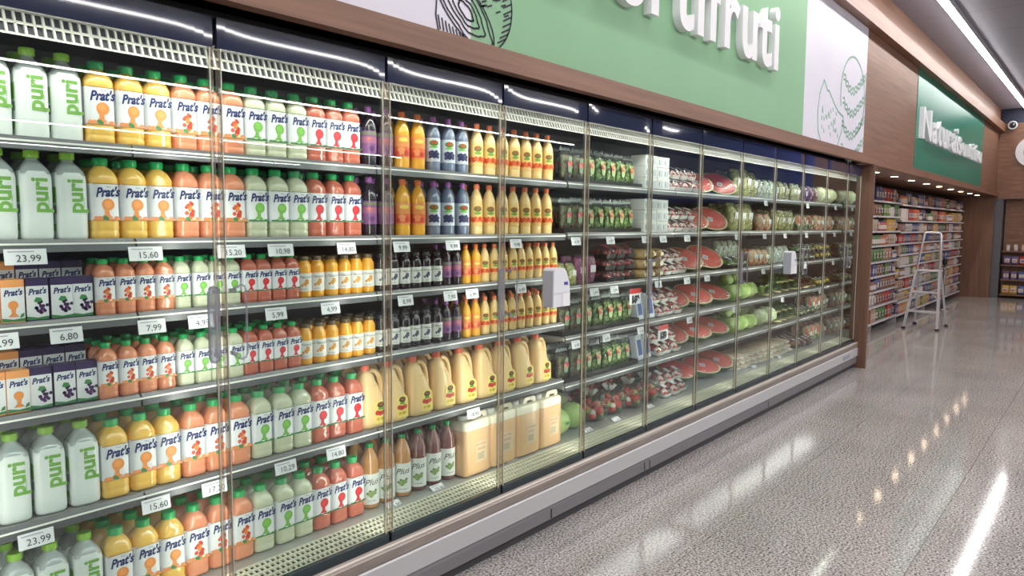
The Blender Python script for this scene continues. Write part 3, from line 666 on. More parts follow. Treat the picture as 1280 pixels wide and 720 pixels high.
# orange juice jug with handle
def jug():
    jm = mat('jug_juice', (246, 208, 152), .35, 0, .4); b = MB(); R = []
    for z, x0, x1, ry, p in ((0, -.062, .062, .048, 4), (.006, -.070, .070, .054, 4), (.03, -.072, .074, .056, 4), (.09, -.072, .072, .056, 4), (.14, -.071, .056, .055, 3.6), (.18, -.069, .038, .053, 3.2), (.215, -.066, .020, .048, 3), (.245, -.060, .010, .040, 2.6), (.256, -.050, .0, .030, 2.3), (.266, -.043, -.007, .018, 2), (.274, -.042, -.008, .017, 2)):
        cx, rx = (x0+x1)/2, (x1-x0)/2; R.append([(cx+x, y, z) for x, y in sup(rx, ry, p, 24)])
    b.loft(R, jm, True)
    hd = MB().tube([(-.012, 0, .246), (.012, 0, .262), (.034, 0, .256), (.052, 0, .232), (.062, 0, .195), (.066, 0, .150), (.062, 0, .12), (.05, 0, .10)], [.012, .0125, .0125, .012, .012, .013, .014, .012], jm, 10)
    c = MB().lathe([(.021, .268), (.022, .270), (.022, .292), (.020, .295)], mat('coral_cap', (244, 112, 82), .35), 16, cx=-.026)
    s = MB(); y = -.0572
    s.add([(p, y, q) for p, q in ((-.010, .018), (.060, .018), (.058, .108), (.046, .126), (-.010, .124))], [(0, 1, 2, 3, 4)], mat('jug_label', (248, 222, 128), .45))
    for (u, v, a, d_, col, k) in ((.024, .106, .020, .014, (70, 72, 36), 0), (.024, .108, .011, .006, (170, 80, 50), 1), (.024, .088, .016, .007, (104, 160, 60), 0), (.006, .070, .013, .012, (206, 60, 50), 0), (.022, .066, .013, .012, (190, 50, 44), 1), (.040, .070, .013, .012, (214, 84, 54), 0), (.010, .040, .010, .008, (226, 180, 60), 0), (.034, .040, .012, .008, (190, 170, 60), 0)):
        s.add([(u+a*math.cos(2*pi*i/12), y-.0003*(k+1), v+d_*math.sin(2*pi*i/12)) for i in range(12)], [tuple(range(12))], mat('print_%d_%d_%d' % col, col, .45))
    s.box(-.02, .0, -.0566, -.056, .2, .203, mat('jug_emboss', (214, 168, 96), .5))
    return Kind('juice_jug', 'juice jug', [('jug_body', b.mesh('jug_body'), None), ('grip', hd.mesh('grip'), None), ('cap', c.mesh('cap'), None), ('label', s.mesh('label'), None)])
KJ = jug()
def square_jug():
    lo = mat('square_jug_juice', (234, 188, 142), .35, 0, .3); hi = mat('square_jug_clear', (246, 236, 212), .3, 0, .4)
    b = MB(); R = []; 
    for z, rx, ry in ((0, .092, .062), (.006, .098, .068), (.02, .1, .07), (.29, .1, .07), (.30, .1, .07), (.335, .1, .07), (.35, .097, .066), (.356, .09, .06)):
        R.append([(x, y, z) for x, y in sup(rx, ry, 9, 28)])
    b.loft(R, lo, True, mats=[lo]*4+[hi]*3)
    # raised grip bridge at the right of the top with a hollow under it
    g = MB(); g.prism([(-.02, .352), (.012, .352), (.018, .372), (.062, .372), (.068, .352), (.094, .352), (.092, .385), (.08, .398), (.01, .398), (-.008, .39)][::-1], 'y', -.034, .034, hi)
    g.box(.012, .08, -.03, .03, .3562, .358, mat('jug_hollow_shade', (150, 120, 80), .5))  # thin brown plate paints the shade in the hollow under the grip
    c = MB().lathe([(.024, .356), (.026, .358), (.026, .384), (.023, .387)], mat('white_cap', (240, 240, 238), .4), 18, cx=-.055)
    s = MB(); y = -.0706
    s.box(-.02, .062, y-.0006, y, .08, .215, mat('jug_label_cream', (226, 200, 166), .5))
    rg = random.Random(4)
    s.text('NATURAL', .017, lambda a, q, c_: (a+.016, y-.0012, q+.195), mat('label_red', (180, 84, 70), .5))
    s.text('suco', .03, lambda a, q, c_: (a+.016, y-.0012, q+.168), mat('label_red', (180, 84, 70), .5), shear=.2)
    for i in range(5): s.box(-.012, .04-.006*(i % 2), y-.0012, y-.0008, .098+.009*i, .102+.009*i, mat('label_grey', (150, 140, 130), .5))
    return Kind('square_juice_jug', 'juice jug', [('jug_body', b.mesh('jug_body'), None), ('grip', g.mesh('grip'), None), ('cap', c.mesh('cap'), None), ('label', s.mesh('label'), None)], .93)
KSJ = square_jug()
def juicebox(name, col, kind):
    w_, d_, h = .064, .05, .135; b = MB(); cm = mat(name+'_carton', col, .4, 0, .2)
    b.bbox(-w_/2, w_/2, -d_/2, d_/2, 0, h, .0015, cm)
    y = -d_/2-.0006; f_ = MB()
    f_.add([(-w_/2+.001, y, .004), (w_/2-.001, y, .004), (w_/2-.001, y, h-.024), (-w_/2+.001, y, h-.024)], [(0, 1, 2, 3)], WL)
    f_.text("Prat's", .026, lambda a, q, c: (a, y-.0004, q+h-.042+a*.08), BLUE, shear=.25, bold=.001, sx=.85)
    f_.add([(p, y-.0003, q) for p, q in ((-w_/2+.001, .004), (w_/2-.001, .004), (w_/2-.001, .014), (.0, .010), (-w_/2+.001, .016))], [(0, 1, 2, 3, 4)], PG)
    rg = random.Random(8)
    if kind == 'grape':
        for i in range(16):
            u, v = rg.gauss(.004, .009), rg.uniform(.022, .06); f_.add([(u+.0055*math.cos(a*pi/4), y-.0005-.0001*(i % 3), v+.0055*math.sin(a*pi/4)) for a in range(8)], [tuple(range(8))], mat('grape_ball_%d' % (i % 2), [(92, 48, 110), (64, 34, 84)][i % 2], .45))
        f_.add([(p, y-.0008, q) for p, q in ((-.01, .062), (.0, .058), (.014, .064), (.01, .073), (-.004, .075))], [(0, 1, 2, 3, 4)], PG)
    else:
        f_.add([(.0+.014*math.cos(a*pi/8), y-.0005, .055+.014*math.sin(a*pi/8)) for a in range(16)], [tuple(range(16))], mat('orange_print_o', (240, 152, 84), .45))
        f_.add([(p, y-.0004, q) for p, q in ((-.007, .045), (-.005, .03), (-.014, .018), (.016, .018), (.006, .03), (.008, .045))], [(0, 1, 2, 3, 4, 5)], mat('orange_print_o', (240, 152, 84), .45))
        f_.add([(p, y-.0008, q) for p, q in ((.016, .014), (.028, .018), (.029, .03), (.02, .026))], [(0, 1, 2, 3)], PG)
    t_ = MB(); t_.box(-.014, .02, -.012, .012, h, h+.0012, mat(name+'_top_print', tuple(min(255, int(v*1.15+18)) for v in col), .4)); t_.text("Prat's", .012, lambda a, q, c: (a, q-.018, h+.0004), WL)
    return Kind(name, 'juice carton', [('carton_body', b.mesh('carton_body'), None), ('front_print', f_.mesh('front_print'), None), ('top_tab', t_.mesh('top_tab'), None)])
KBO = juicebox('orange_juice_carton', (250, 168, 104), 'orange'); KBG2 = juicebox('grape_juice_carton', (62, 46, 92), 'grape')

SQUARE = ('orange_juice_bottle', 'peach_juice_bottle', 'lime_juice_bottle', 'red_guava_juice_bottle', 'small_peach_juice_bottle', 'small_lime_juice_bottle', 'small_red_juice_bottle', 'coconut_water_bottle', 'orange_juice_carton', 'grape_juice_carton')
def row(kind, desc, lv, x0, n, pitch, rows, z, dy, y0=.262, wob=.35, ysc=1, stag=0, word='bottle'):
    group = desc+'s on '+SH[lv]
    for r in range(rows):
        for i in range(n):
            x = x0+i*pitch+(stag*pitch if r % 2 else 0)+rnd.uniform(-.003, .003); y = y0+r*dy+rnd.uniform(0, .005)
            lab = '%s, %s from left in %s, %s' % (desc, ordn(i), RW[r], SH[lv][4:])
            kind.put((x, y, z), lab, group, rz=math.radians(rnd.uniform(-wob*10, wob*6)-(2 if kind.name in SQUARE else 32)))
P_ = .0955
for lv, z, rows in ((1, 1.955, 2), (2, 1.64, 2), (5, .75, 3), (6, .36, 4)):
    row(KW, 'coconut water bottle with lime cap', lv, -.675, 4, .1015, rows, z, .108, .268)
    row(KO, 'large orange juice bottle', lv, -.272, 3, P_-.002, rows, z, .102)
    row(KP, 'large peach-coloured juice bottle', lv, .012, 3, P_-.002, rows, z, .102)
    row(KL, 'large lime juice bottle', lv, .296, 3, P_, rows, z, .102)
    row(KR, 'large red juice bottle', lv, .578, 3, P_-.0015, rows, z, .102, wob=.15)
for lv, z in ((1, 1.955), (2, 1.64)):
    row(KGP, 'purple grape nectar bottle', lv, .88, 2, .098, 2, z, .09, .26)
    row(KOC, 'orange cordial bottle with orange cap', lv, 1.085, 2, .1, 2, z, .09, .26)
    row(KBG, 'blue grey grape bottle with violet cap', lv, 1.29, 3, .104, 2, z, .09, .26)
    row(KMG, 'pale mango nectar bottle with coral cap', lv, 1.612, 7, .1045, 2, z, .09, .26)
for lv, z in ((3, 1.385), (4, 1.10)):
    # risers hold the back rows of cartons a little higher
    tag(MB().bbox(-1.05, -.325, .30, .62, z+.0, z+.05, .003, mat('riser_grey', (150, 152, 156), .5)).obj('shelf_riser'), 'grey riser tray hidden under the raised cartons on '+SH[lv], 'riser')
    n0 = 4
    row(KBO, 'small orange juice carton', lv, -.751, n0, .0665, 1, z, .06, .256, .15)
    row(KBG2, 'small grape juice carton', lv, -.751+n0*.0665, 3, .0665, 1, z, .06, .256, .15)
    for r in (1, 2):
        for i in range(7):
            k, nm = (KBO, 'small orange juice carton') if i < n0 else (KBG2, 'small grape juice carton')
            k.put((-.757+i*.0665, .268+r*.062, z+.05), '%s, %s from left in raised %s, %s' % (nm, ordn(i if i < n0 else i-n0), RW[r], SH[lv][4:]), nm+'s on '+SH[lv])
    R3 = 3 if lv == 4 else 2
    row(SP, 'small peach-coloured juice bottle', lv, -.285, 4, .0665, R3, z, .075, .245)
    row(SLm, 'small lime juice bottle', lv, -.018, 4, .0665, R3, z, .075, .245)
    row(SR, 'small red juice bottle', lv, .25, 4, .066, R3, z, .075, .245)
    row(KAM, 'small amber juice bottle with dark cap', lv, .512, 6, .0695, R3, z, .072, .245)
    row(KDG, 'small dark grape juice bottle', lv, .935, 6, .0715, R3, z, .072, .245)
    row(SGP, 'small purple nectar bottle with violet cap', lv, 1.366, 2, .075, R3, z, .075, .245)
    row(SOC, 'small orange cordial bottle', lv, 1.516, 2, .075, R3, z, .075, .245)
    row(SMG, 'small mango nectar bottle', lv, 1.667, 9, .078, R3, z, .075, .245)
for r in range(2):
    for i, x in enumerate([.85, .985, 1.15, 1.315, 1.48, 1.645, 1.81, 1.98, 2.15]):
        KJ.put((x+.03, .272+r*.13, .75), 'pale orange juice jug with coral cap, %s from left in %s, fifth shelf' % (ordn(i), RW[r]), 'juice jugs on the fifth shelf', rz=math.radians(-4))
for r in range(2):
    for i, x in enumerate([1.49, 1.71, 1.93, 2.15]):
        q_ = KSJ.put((x+.06, .247+r*.165, .361), 'large square juice jug with white cap, %s from left in %s, bottom deck' % (ordn(i), RW[r]), 'square jugs on the bottom deck'); q_.scale = (1.07, .95, .83)
seq = [KTA, KTA, KTA, KTR, KTR, KTR]
for r in range(3):
    for i, x in enumerate([.88, .98, 1.085, 1.19, 1.295, 1.40]):
        k = seq[i]; j = seq[:i].count(k)
        k.put((x, .275+r*.105, .36), '%s tea bottle with script label, %s from left in %s, bottom deck' % ('amber' if k is KTA else 'dark red', ordn(j), RW[r]), 'tall tea bottles on the bottom deck', rz=math.radians(rnd.uniform(-44, -16)))

# ------------------------------------------------------------------ produce
exec_rg = random.Random(21)
def leafm(n, a, b, c3=None, sc=30): return noisy(n, a, b, sc, .45, detail=3, coat=.2, lo=.4, hi=.6, c3=c3)
GREENS = leafm('mixed_greens', (40, 66, 38), (132, 156, 88), (80, 112, 58), 45)
def pillow(mb, w_, h, d, m, n=10, k=10, lean=0, jit=.06, z0=0, rg=exec_rg, wr=0):
    rings = []
    for i in range(k+1):
        t = i/k; z = z0+h*t; e = max(.10, math.sin(pi*min(1, max(0, .04+t*.92)))**.45)
        r = []
        for x, y in sup(w_/2*(1-.12*(abs(2*t-1)**3)), d/2*e, 2.6, n*2):
            q = 1+rg.uniform(-jit, jit); r.append((x*q, y*q+lean*t, z+wr*rg.uniform(-1, 1)))
        rings.append(r)
    return mb.loft(rings, m, True)
def greens_bag(name, gm, lab1, lab2, sc=1):
    b = MB(); rg = random.Random(hash(name) % 1000 if False else len(name)); pillow(b, .108, .165, .055, gm, 9, 9, .0, .14, 0, rg)
    f_ = MB(); pillow(f_, .116, .19, .06, FILM, 9, 9, .012, .07, .0, rg); 
    for i in range(5):   # gathered film at the top
        x = -.045+i*.0225; f_.add([(x-.012, .012, .185), (x+.012, .004, .185), (x+.018, .018, .215+rg.uniform(-.008, .01)), (x-.014, .006, .21+rg.uniform(-.008, .01))], [(0, 1, 2, 3)], mat('film_white', (196, 202, 200), .2, 0, .5))
    l = MB(); y = -.034
    l.add([(p, y, q) for p, q in ((-.022, .066), (-.01, .055), (.014, .058), (.024, .09), (.016, .142), (-.012, .146), (-.024, .11))], [(0, 1, 2, 3, 4, 5, 6)], mat(name+'_lab2', lab2, .4))
    for i in range(9):
        u, v, q = rg.gauss(.0, .014), rg.gauss(.108, .020), rg.uniform(.008, .013)
        l.add([(u+q*math.cos(a*pi/3), y-.0005-.0002*(i % 4), v+q*math.sin(a*pi/3)) for a in range(6)], [tuple(range(6))], mat(name+'_lab%d' % (i % 3), [lab1, tuple(min(255, int(c*1.2+20)) for c in lab1), (226, 216, 190)][i % 3], .4))
    return Kind(name, 'bag of greens', [('greens', b.mesh('greens'), None), ('film', f_.mesh('film'), None), ('label', l.mesh('label'), None)], sc)
BG1 = greens_bag('salad_bag', GREENS, (196, 74, 66), (176, 196, 140))
BG2 = greens_bag('dark_leaf_bag', leafm('dark_greens', (30, 62, 34), (84, 110, 62), (110, 60, 70), 40), (200, 84, 88), (140, 170, 136))
def pouchkind(name, cat, m, w_=.11, h=.2, d=.06, lab=(230, 226, 214), lean=.0):
    b = MB(); rg = random.Random(len(name)); pillow(b, w_, h, d, m, 9, 9, lean, .08, 0, rg)
    l = MB(); l.bbox(-w_*.25, w_*.25, -d/2-.006+lean*.5, -d/2-.003+lean*.5, h*.42, h*.68, .0004, mat(name+'_label', lab, .4))
    f_ = MB(); pillow(f_, w_*1.06, h*1.08, d*1.1, FILM, 9, 9, lean, .06, 0, rg)
    return Kind(name, cat, [('contents', b.mesh('contents'), None), ('film', f_.mesh('film'), None), ('label', l.mesh('label'), None)])
BP = pouchkind('beet_bag', 'bag of beets', leafm('beet_purple', (120, 30, 84), (170, 70, 130), None, 20), .11, .17, .07, (216, 200, 214))
BY = pouchkind('melon_wedge_pack', 'pack of melon', leafm('melon_yellow', (196, 186, 110), (236, 220, 160), (120, 140, 70), 14), .15, .24, .09, (244, 244, 240), .05)
BCH = pouchkind('pale_vegetable_bag', 'bag of vegetables', leafm('pale_veg', (206, 206, 196), (240, 238, 226), (150, 170, 120), 16), .14, .19, .09, (190, 200, 190), .02)
BCR = pouchkind('carrot_pack', 'pack of vegetables', leafm('carrot_orange', (216, 112, 50), (244, 182, 120), (230, 214, 190), 16), .15, .17, .10, (240, 240, 236), .02)
BRD = pouchkind('red_cabbage_bag', 'bag of vegetables', leafm('red_cabbage', (92, 34, 62), (150, 90, 116), None, 18), .16, .17, .12, (180, 170, 180), .0)
BMX = pouchkind('mixed_vegetable_pack', 'pack of vegetables', leafm('mix_veg', (60, 120, 60), (226, 96, 60), (230, 220, 180), 14), .14, .17, .09, (240, 240, 236), .03)
def lumps(mb, w_, d, h, r, ms, rg, n, z0=.0):
    for i in range(n):
        x, y = rg.uniform(-w_/2+r, w_/2-r), rg.uniform(-d/2+r, d/2-r); z = z0+r*.8+h*rg.uniform(0, 1)*(1-(2*x/w_)**2*.6)
        mb.sphere((x, y, z), r*rg.uniform(.85, 1.12), ms[i % len(ms)], 8, 6, jit=.04, rg=rg)
def traypack(name, cat, ms, tray=(40, 40, 44), w_=.13, d=.17, h=.035, r=.018, n=30, lab=(240, 240, 240)):
    rg = random.Random(len(name)*3)
    t = MB(); t.loft([[(x, y, z) for x, y in sup(a, b, 7, 20)] for z, a, b in ((0, w_/2*.86, d/2*.86), (.004, w_/2*.9, d/2*.9), (.03, w_/2, d/2), (.0305, w_/2*.95, d/2*.95), (.006, w_/2*.84, d/2*.86))], mat(name+'_tray', tray, .4), False)
    f_ = MB(); lumps(f_, w_*.9, d*.92, h, r, ms, rg, n, .008)
    g = MB(); rings = []
    for z, k in ((.031, 1.0), (.045, .97), (.062+h*.3, .82), (.07+h*.45, .5)): rings.append([(x*(1+rg.uniform(-.04, .04)), y, z+rg.uniform(-.004, .004)) for x, y in sup(w_/2*k, d/2*k, 5, 18)])
    g.loft(rings, FILM, False)
    l = MB(); l.add([(-.028, -.05, .062+h*.4), (.03, -.045, .062+h*.4), (.028, .01, .078+h*.45), (-.026, .012, .078+h*.45)], [(0, 1, 2, 3)], mat(name+'_lbl', lab, .35))
    return Kind(name, cat, [('tray', t.mesh('tray'), None), ('contents', f_.mesh('contents'), None), ('film', g.mesh('film'), None), ('label', l.mesh('label'), None)])
RD1, RD2 = mat('berry_red', (214, 62, 62), .3, 0, .5), mat('berry_red_dark', (176, 46, 52), .3, 0, .5); WH1 = mat('film_glint_white', (232, 206, 200), .4)  # whitish lumps among the red paint in the highlights of the film
TR = traypack('strawberry_tray', 'fruit tray', [RD1, RD2, RD1, WH1], tray=(214, 210, 206))
TRK = traypack('dark_meatlike_fruit_tray', 'fruit tray', [RD2, mat('plum_dark', (92, 40, 50), .3, 0, .4)], lab=(226, 60, 60))
TRK.name = 'plum_tray'
TY = traypack('pepper_tray', 'vegetable tray', [mat('pepper_yellow', (236, 196, 60), .25, 0, .5), mat('pepper_orange', (232, 130, 48), .25, 0, .5), mat('pepper_green', (90, 150, 60), .3, 0, .4)], r=.024, n=18)
TGN = traypack('green_vegetable_tray', 'vegetable tray', [mat('veg_green', (110, 160, 80), .4), mat('veg_pale', (200, 210, 150), .4), mat('veg_dark', (60, 100, 50), .4)], r=.016, n=34)
TB = traypack('root_tray', 'vegetable tray', [mat('beet_dark', (96, 40, 52), .4), mat('root_brown', (160, 120, 90), .5)], r=.026, n=14)
def herbtray():
    t = MB(); t.loft([[(x, y, z) for x, y in sup(a, b, 8, 16)] for z, a, b in ((0, .055, .15), (.02, .062, .16), (.0205, .058, .155))], mat('foam_white', (226, 224, 216), .5), False)
    c = MB(); rg = random.Random(6)
    for i in range(9):
        x = -.045+i*.011; c.tube([(x, -.14, .024), (x+rg.uniform(-.004, .004), -.05, .032), (x, .05, .03+rg.uniform(0, .008)), (x, .14, .026)], .0065, [mat('sprout_white', (214, 196, 176), .5), mat('sprout_brown', (150, 116, 92), .5)][i % 2], 6)
    return Kind('sprout_tray', 'vegetable tray', [('tray', t.mesh('tray'), None), ('sprouts', c.mesh('sprouts'), None)])
KHT = herbtray()
def watermelon():
    a, b = .178, .108
    rind = noisy('watermelon_rind', (28, 62, 34), (112, 140, 78), 5, .3, (1, 5, 5), 3, .3, .42, .58)
    R = []; m = MB()
    for i in range(7):
        t = i/6*pi/2*.97; R.append([(a*math.cos(t)*math.cos(2*pi*j/28), b*math.cos(t)*math.sin(2*pi*j/28), -b*math.sin(t)) for j in range(28)])
    m.loft(R, rind, True)
    wr = MB(); ring_ = lambda k, z: [(a*k*math.cos(2*pi*j/28), b*k*math.sin(2*pi*j/28), z) for j in range(28)]
    wr.loft([ring_(1.0, .0), ring_(.995, .002), ring_(.91, .0025)], mat('rind_white', (228, 224, 178), .35, 0, .3), False, caps=False)
    fl = MB(); fl.loft([ring_(.915, .001), ring_(.86, .0035), ring_(.4, .0042), ring_(.05, .0045)], noisy('melon_flesh', (222, 78, 74), (238, 112, 102), 14, .3, coat=.4), False)
    st = MB(); st.box(-.02, .03, -.03, .01, .0055, .0062, TAGW)
    for i in range(3): st.box(-.015, .024, -.024+i*.01, -.021+i*.01, .0063, .0066, TXT)
    fi = MB(); fi.loft([ring_(1.005, .0005), ring_(.99, .007), ring_(.5, .0085), ring_(.05, .0085)], FILM, True)
    return Kind('watermelon_half', 'watermelon', [('rind', m.mesh('rind'), None), ('rim', wr.mesh('rim'), None), ('flesh', fl.mesh('flesh'), None), ('sticker', st.mesh('sticker'), None), ('film', fi.mesh('film'), None)])
KWM = watermelon()
def cabbage(name, c1, c2, c3, ro=.085):
    rg = random.Random(len(name)); m = MB(); mt = leafm(name+'_leaf', c1, c2, c3, 12)
    m.sphere((0, 0, ro*.9), ro*.92, mt, 16, 10, (1, 1, .9), .03, rg)
    o = MB()
    for i in range(6):       # wrapping outer leaves with ruffled edge
        a0 = i*pi/3+rg.uniform(-.2, .2); R = []
        for u in range(6):
            t = u/5; ph = -.35+t*1.5; rr = ro*(1.02+.12*t*t)
            row_ = []
            for v in range(7):
                s = (v/6-.5)*1.25; q = rr*(1+.06*math.sin(v*2.2+i)*t+rg.uniform(-.02, .02)); row_.append((q*math.cos(ph)*math.cos(a0+s), q*math.cos(ph)*math.sin(a0+s), ro*.9+q*math.sin(ph)*.85))
            R.append(row_)
        vs = [p for r in R for p in r]; fs = [(x*7+y, x*7+y+1, (x+1)*7+y+1, (x+1)*7+y) for x in range(5) for y in range(6)]
        o.add(vs, fs, mt, True)
    return Kind(name, 'cabbage', [('head', m.mesh('head'), None), ('outer_leaves', o.mesh('outer_leaves'), None)])
CB = cabbage('green_cabbage', (150, 184, 92), (210, 224, 160), (180, 206, 126)); CBW = cabbage('pale_cabbage', (214, 220, 186), (238, 238, 218), (190, 206, 150), .1)
def leafy(name, c1, c2, stem=(214, 200, 150)):
    rg = random.Random(len(name)+2); m = MB(); mt = leafm(name+'_leafm', c1, c2, None, 22)
    for i in range(34):
        a = rg.uniform(0, 2*pi); el = rg.uniform(.1, 1.35); l = rg.uniform(.09, .15); w_ = l*.42; d = Vector((math.cos(a)*math.cos(el), math.sin(a)*math.cos(el)*.8, math.sin(el))); s = d.cross(Vector((0, 0, 1))).normalized(); n = s.cross(d)
        P = []
        for t, k in ((0, .15), (.35, .8), (.7, 1), (1, .3)):
            c = d*l*t+Vector((0, 0, .02))-Vector((0, 0, .05*t*t)); P += [c-s*w_*k/2+n*.01*rg.uniform(-1, 1), c+n*.012, c+s*w_*k/2+n*.01*rg.uniform(-1, 1)]
        m.add(P, [(r*3+q, r*3+q+1, r*3+q+4, r*3+q+3) for r in range(3) for q in range(2)], mt, True)
    st = MB(); 
    for i in range(5): st.tube([(0.01*(i-2), -.02, .012), (0.014*(i-2), -.07, .012), (0.016*(i-2), -.11, .01)], [.008, .007, .006], mat(name+'_stem', stem, .5), 6)
    return Kind(name, 'leafy vegetable', [('leaves', m.mesh('leaves'), None), ('stems', st.mesh('stems'), None)])
LF = leafy('leafy_greens', (40, 92, 44), (112, 158, 88)); LFP = leafy('pale_lettuce', (130, 176, 84), (206, 222, 150)); LFR = leafy('red_lettuce', (92, 40, 52), (140, 120, 70))
def honeydew():
    m = MB(); m.sphere((0, 0, .085), .087, noisy('melon_skin', (158, 188, 116), (196, 212, 150), 9, .4, coat=.2), 24, 16, (1.08, 1, 1))
    s = MB(); s.lathe([(.006, .165), (.005, .176), (.007, .182)], mat('stem_dry', (110, 100, 60), .7), 8)
    l = MB(); l.add([(-.02, -.0895, .08), (.016, -.091, .08), (.016, -.089, .10), (-.02, -.0875, .10)], [(0, 1, 2, 3)], mat('melon_sticker', (90, 140, 90), .4))
    return Kind('green_melon', 'melon', [('rind', m.mesh('rind'), None), ('stem', s.mesh('stem'), None), ('sticker', l.mesh('sticker'), None)])
KHD = honeydew()
def fruitbag():
    rg = random.Random(11); c = MB(); lumps(c, .2, .2, .12, .028, [mat('apple_red', (206, 60, 52), .3, 0, .4), mat('apple_red2', (190, 72, 60), .35), mat('apple_red', (206, 60, 52), .3, 0, .4), mat('apple_blush', (224, 150, 120), .3, 0, .4), mat('apple_green', (150, 190, 90), .3, 0, .4), mat('net_white', (232, 226, 214), .5), mat('leaf_dark', (40, 88, 50), .5)], rg, 46)
    f_ = MB(); pillow(f_, .24, .2, .24, FILM, 10, 9, 0, .12, 0, rg, .006)
    h = MB()
    for i in range(7):
        a = i*.9; h.add([(.01*math.cos(a), .01*math.sin(a), .185), (.03*math.cos(a+.4), .03*math.sin(a+.4), .19), (.06*math.cos(a+.3), .05*math.sin(a), .232), (.04*math.cos(a-.3), .04*math.sin(a-.3), .24)], [(0, 1, 2, 3)], mat('film_white', (196, 202, 200), .2))
    return Kind('mixed_fruit_bag', 'bag of fruit', [('fruit', c.mesh('fruit'), None), ('film', f_.mesh('film'), None), ('gathered_top', h.mesh('gathered_top'), None)])
KFB = fruitbag()
def carton(name, col, stripe, w_, d, h, win):
    b = MB(); b.bbox(-w_/2, w_/2, -d/2, d/2, 0, h, .003, mat(name+'_card', col, .4))
    p = MB(); y = -d/2-.0006; cs = mat(name+'_stripe', stripe, .4)
    for i in range(win):
        x0 = -w_/2+w_*(i+.14)/win; x1 = -w_/2+w_*(i+.86)/win
        p.add([(x0, y, h*.18), (x1, y, h*.18), (x1, y, h*.8), (x0, y, h*.8)], [(0, 1, 2, 3)], cs)
        p.add([(x0+.006, y-.0005, h*.3), (x0+.014, y-.0005, h*.3), (x0+.014, y-.0005, h*.7), (x0+.006, y-.0005, h*.7)], [(0, 1, 2, 3)], mat('label_grey2', (110, 112, 120), .5))
    l = MB(); l.bbox(-w_/2-.001, w_/2+.001, -d/2-.001, d/2+.001, h*.92, h+.003, .001, mat(name+'_lid', tuple(min(255, c+8) for c in col), .4))
    return Kind(name, 'food carton', [('carton_body', b.mesh('carton_body'), None), ('front_print', p.mesh('front_print'), None), ('lid', l.mesh('lid'), None)])
KWC = carton('white_carton', (228, 228, 226), (196, 200, 206), .17, .12, .075, 2)
KBC = carton('blue_white_carton', (226, 230, 240), (70, 96, 170), .10, .05, .18, 1)
def goldpack():
    m = MB(); m.lathe([(.04, 0), (.055, .006), (.06, .03), (.056, .055), (.035, .066)], leafm('bread_gold', (176, 132, 70), (222, 186, 122), None, 14), 18)
    f_ = MB(); f_.lathe([(.06, .002), (.064, .03), (.058, .06), (.03, .07)], FILM, 14)
    l = MB(); l.bbox(-.02, .02, -.066, -.064, .015, .04, .0003, mat('gold_pack_label', (236, 226, 190), .4))
    return Kind('golden_potato_pack', 'food pack', [('contents', m.mesh('contents'), None), ('film', f_.mesh('film'), None), ('label', l.mesh('label'), None)])
KGO = goldpack()
def crate(x0, x1, z, label, h=.05, y0=.225, y1=.7):
    t = MB(); mm = mat('black_crate', (30, 32, 34), .45)
    t.box(x0, x1, y0, y1, z+.001, z+.006, mm); t.box(x0, x1, y0, y0+.006, z+.006, z+h, mm); t.box(x0, x1, y1-.006, y1, z+.006, z+h, mm); t.box(x0, x0+.006, y0+.006, y1-.006, z+.006, z+h, mm); t.box(x1-.006, x1, y0+.006, y1-.006, z+.006, z+h, mm)
    tag(t.obj('produce_crate'), label, 'crate', 'black crates under the greens')

def prow(kind, desc, lv, xs, z, ys, where, rz=0, tilt=0, dz=0, jit=.02, jr=8, sc=1, word=''):
    for r, y in enumerate(ys):
        for i, x in enumerate(xs):
            tail = ''
            if len(xs) > 1: tail += ', %s from left' % ordn(i)
            if len(ys) > 1: tail += ', '+RW[r]
            tail += ', '+SH[lv][4:]
            lab = desc+' '+where+tail
            if len(lab.split()) > 16: lab = desc+tail
            kind.put((x+rnd.uniform(-jit, jit)*.3, y+rnd.uniform(-jit, jit)*.5, z+dz), lab,
                     desc+'s on '+SH[lv], rz=rz+math.radians(rnd.uniform(-jr, jr)), tilt=tilt, sc=sc*rnd.uniform(.96, 1.04))
def frange(a, b, st): return [a+i*st for i in range(int((b-a)/st+1e-6)+1)]
for lv in (1, 2, 4, 5):
    z = LEVP[lv]; hh = .032
    crate(2.37, 3.315, z, 'shallow black crate under the bagged greens on '+SH[lv], hh)
    k1 = .085 if lv in (1, 2) else .06
    # greens stand in the crate; a second crate-height of dark leaves fills behind
    prow(BG2, 'dark leafy bag', lv, frange(2.445, 2.58, .13), z+.0065, (.275, .36, .445), 'beside the juices', dz=0, sc=1.0, jr=3, jit=.01)
    prow(BG1, 'salad bag with red label', lv, frange(2.70, 3.24, .1265), z+.0065, (.275, .355, .435, .515), 'in the black crate', dz=0, sc=1.0, jr=3, jit=.008)
z = LEVP[3]
prow(BY, 'small sweet potato pack', 3, [2.42, 2.52], z, (.27, .37), 'beside the mango nectar', sc=.6, jr=3)
prow(BP, 'purple beet bag', 3, [2.61, 2.735], z, (.275, .37), 'left of the plum trays', sc=1.02, jr=3)
prow(TRK, 'dark plum tray', 3, frange(2.93, 3.22, .135), z, (.305, .485), 'under the hanging sign', dz=0)
for k in (1, 2): prow(TRK, 'dark plum tray stacked %s high' % ('two', 'three')[k-1], 3, frange(2.93, 3.22, .135), z, (.305,), 'under the hanging sign', dz=.078*k, jit=.01, jr=2)
for k in range(3): prow(KGO, 'golden potato pack, %s layer up' % ordn(k), 3, [3.36, 3.48, 3.60], z, (.27, .40), 'by the second handle', dz=.072*k, jit=.004)
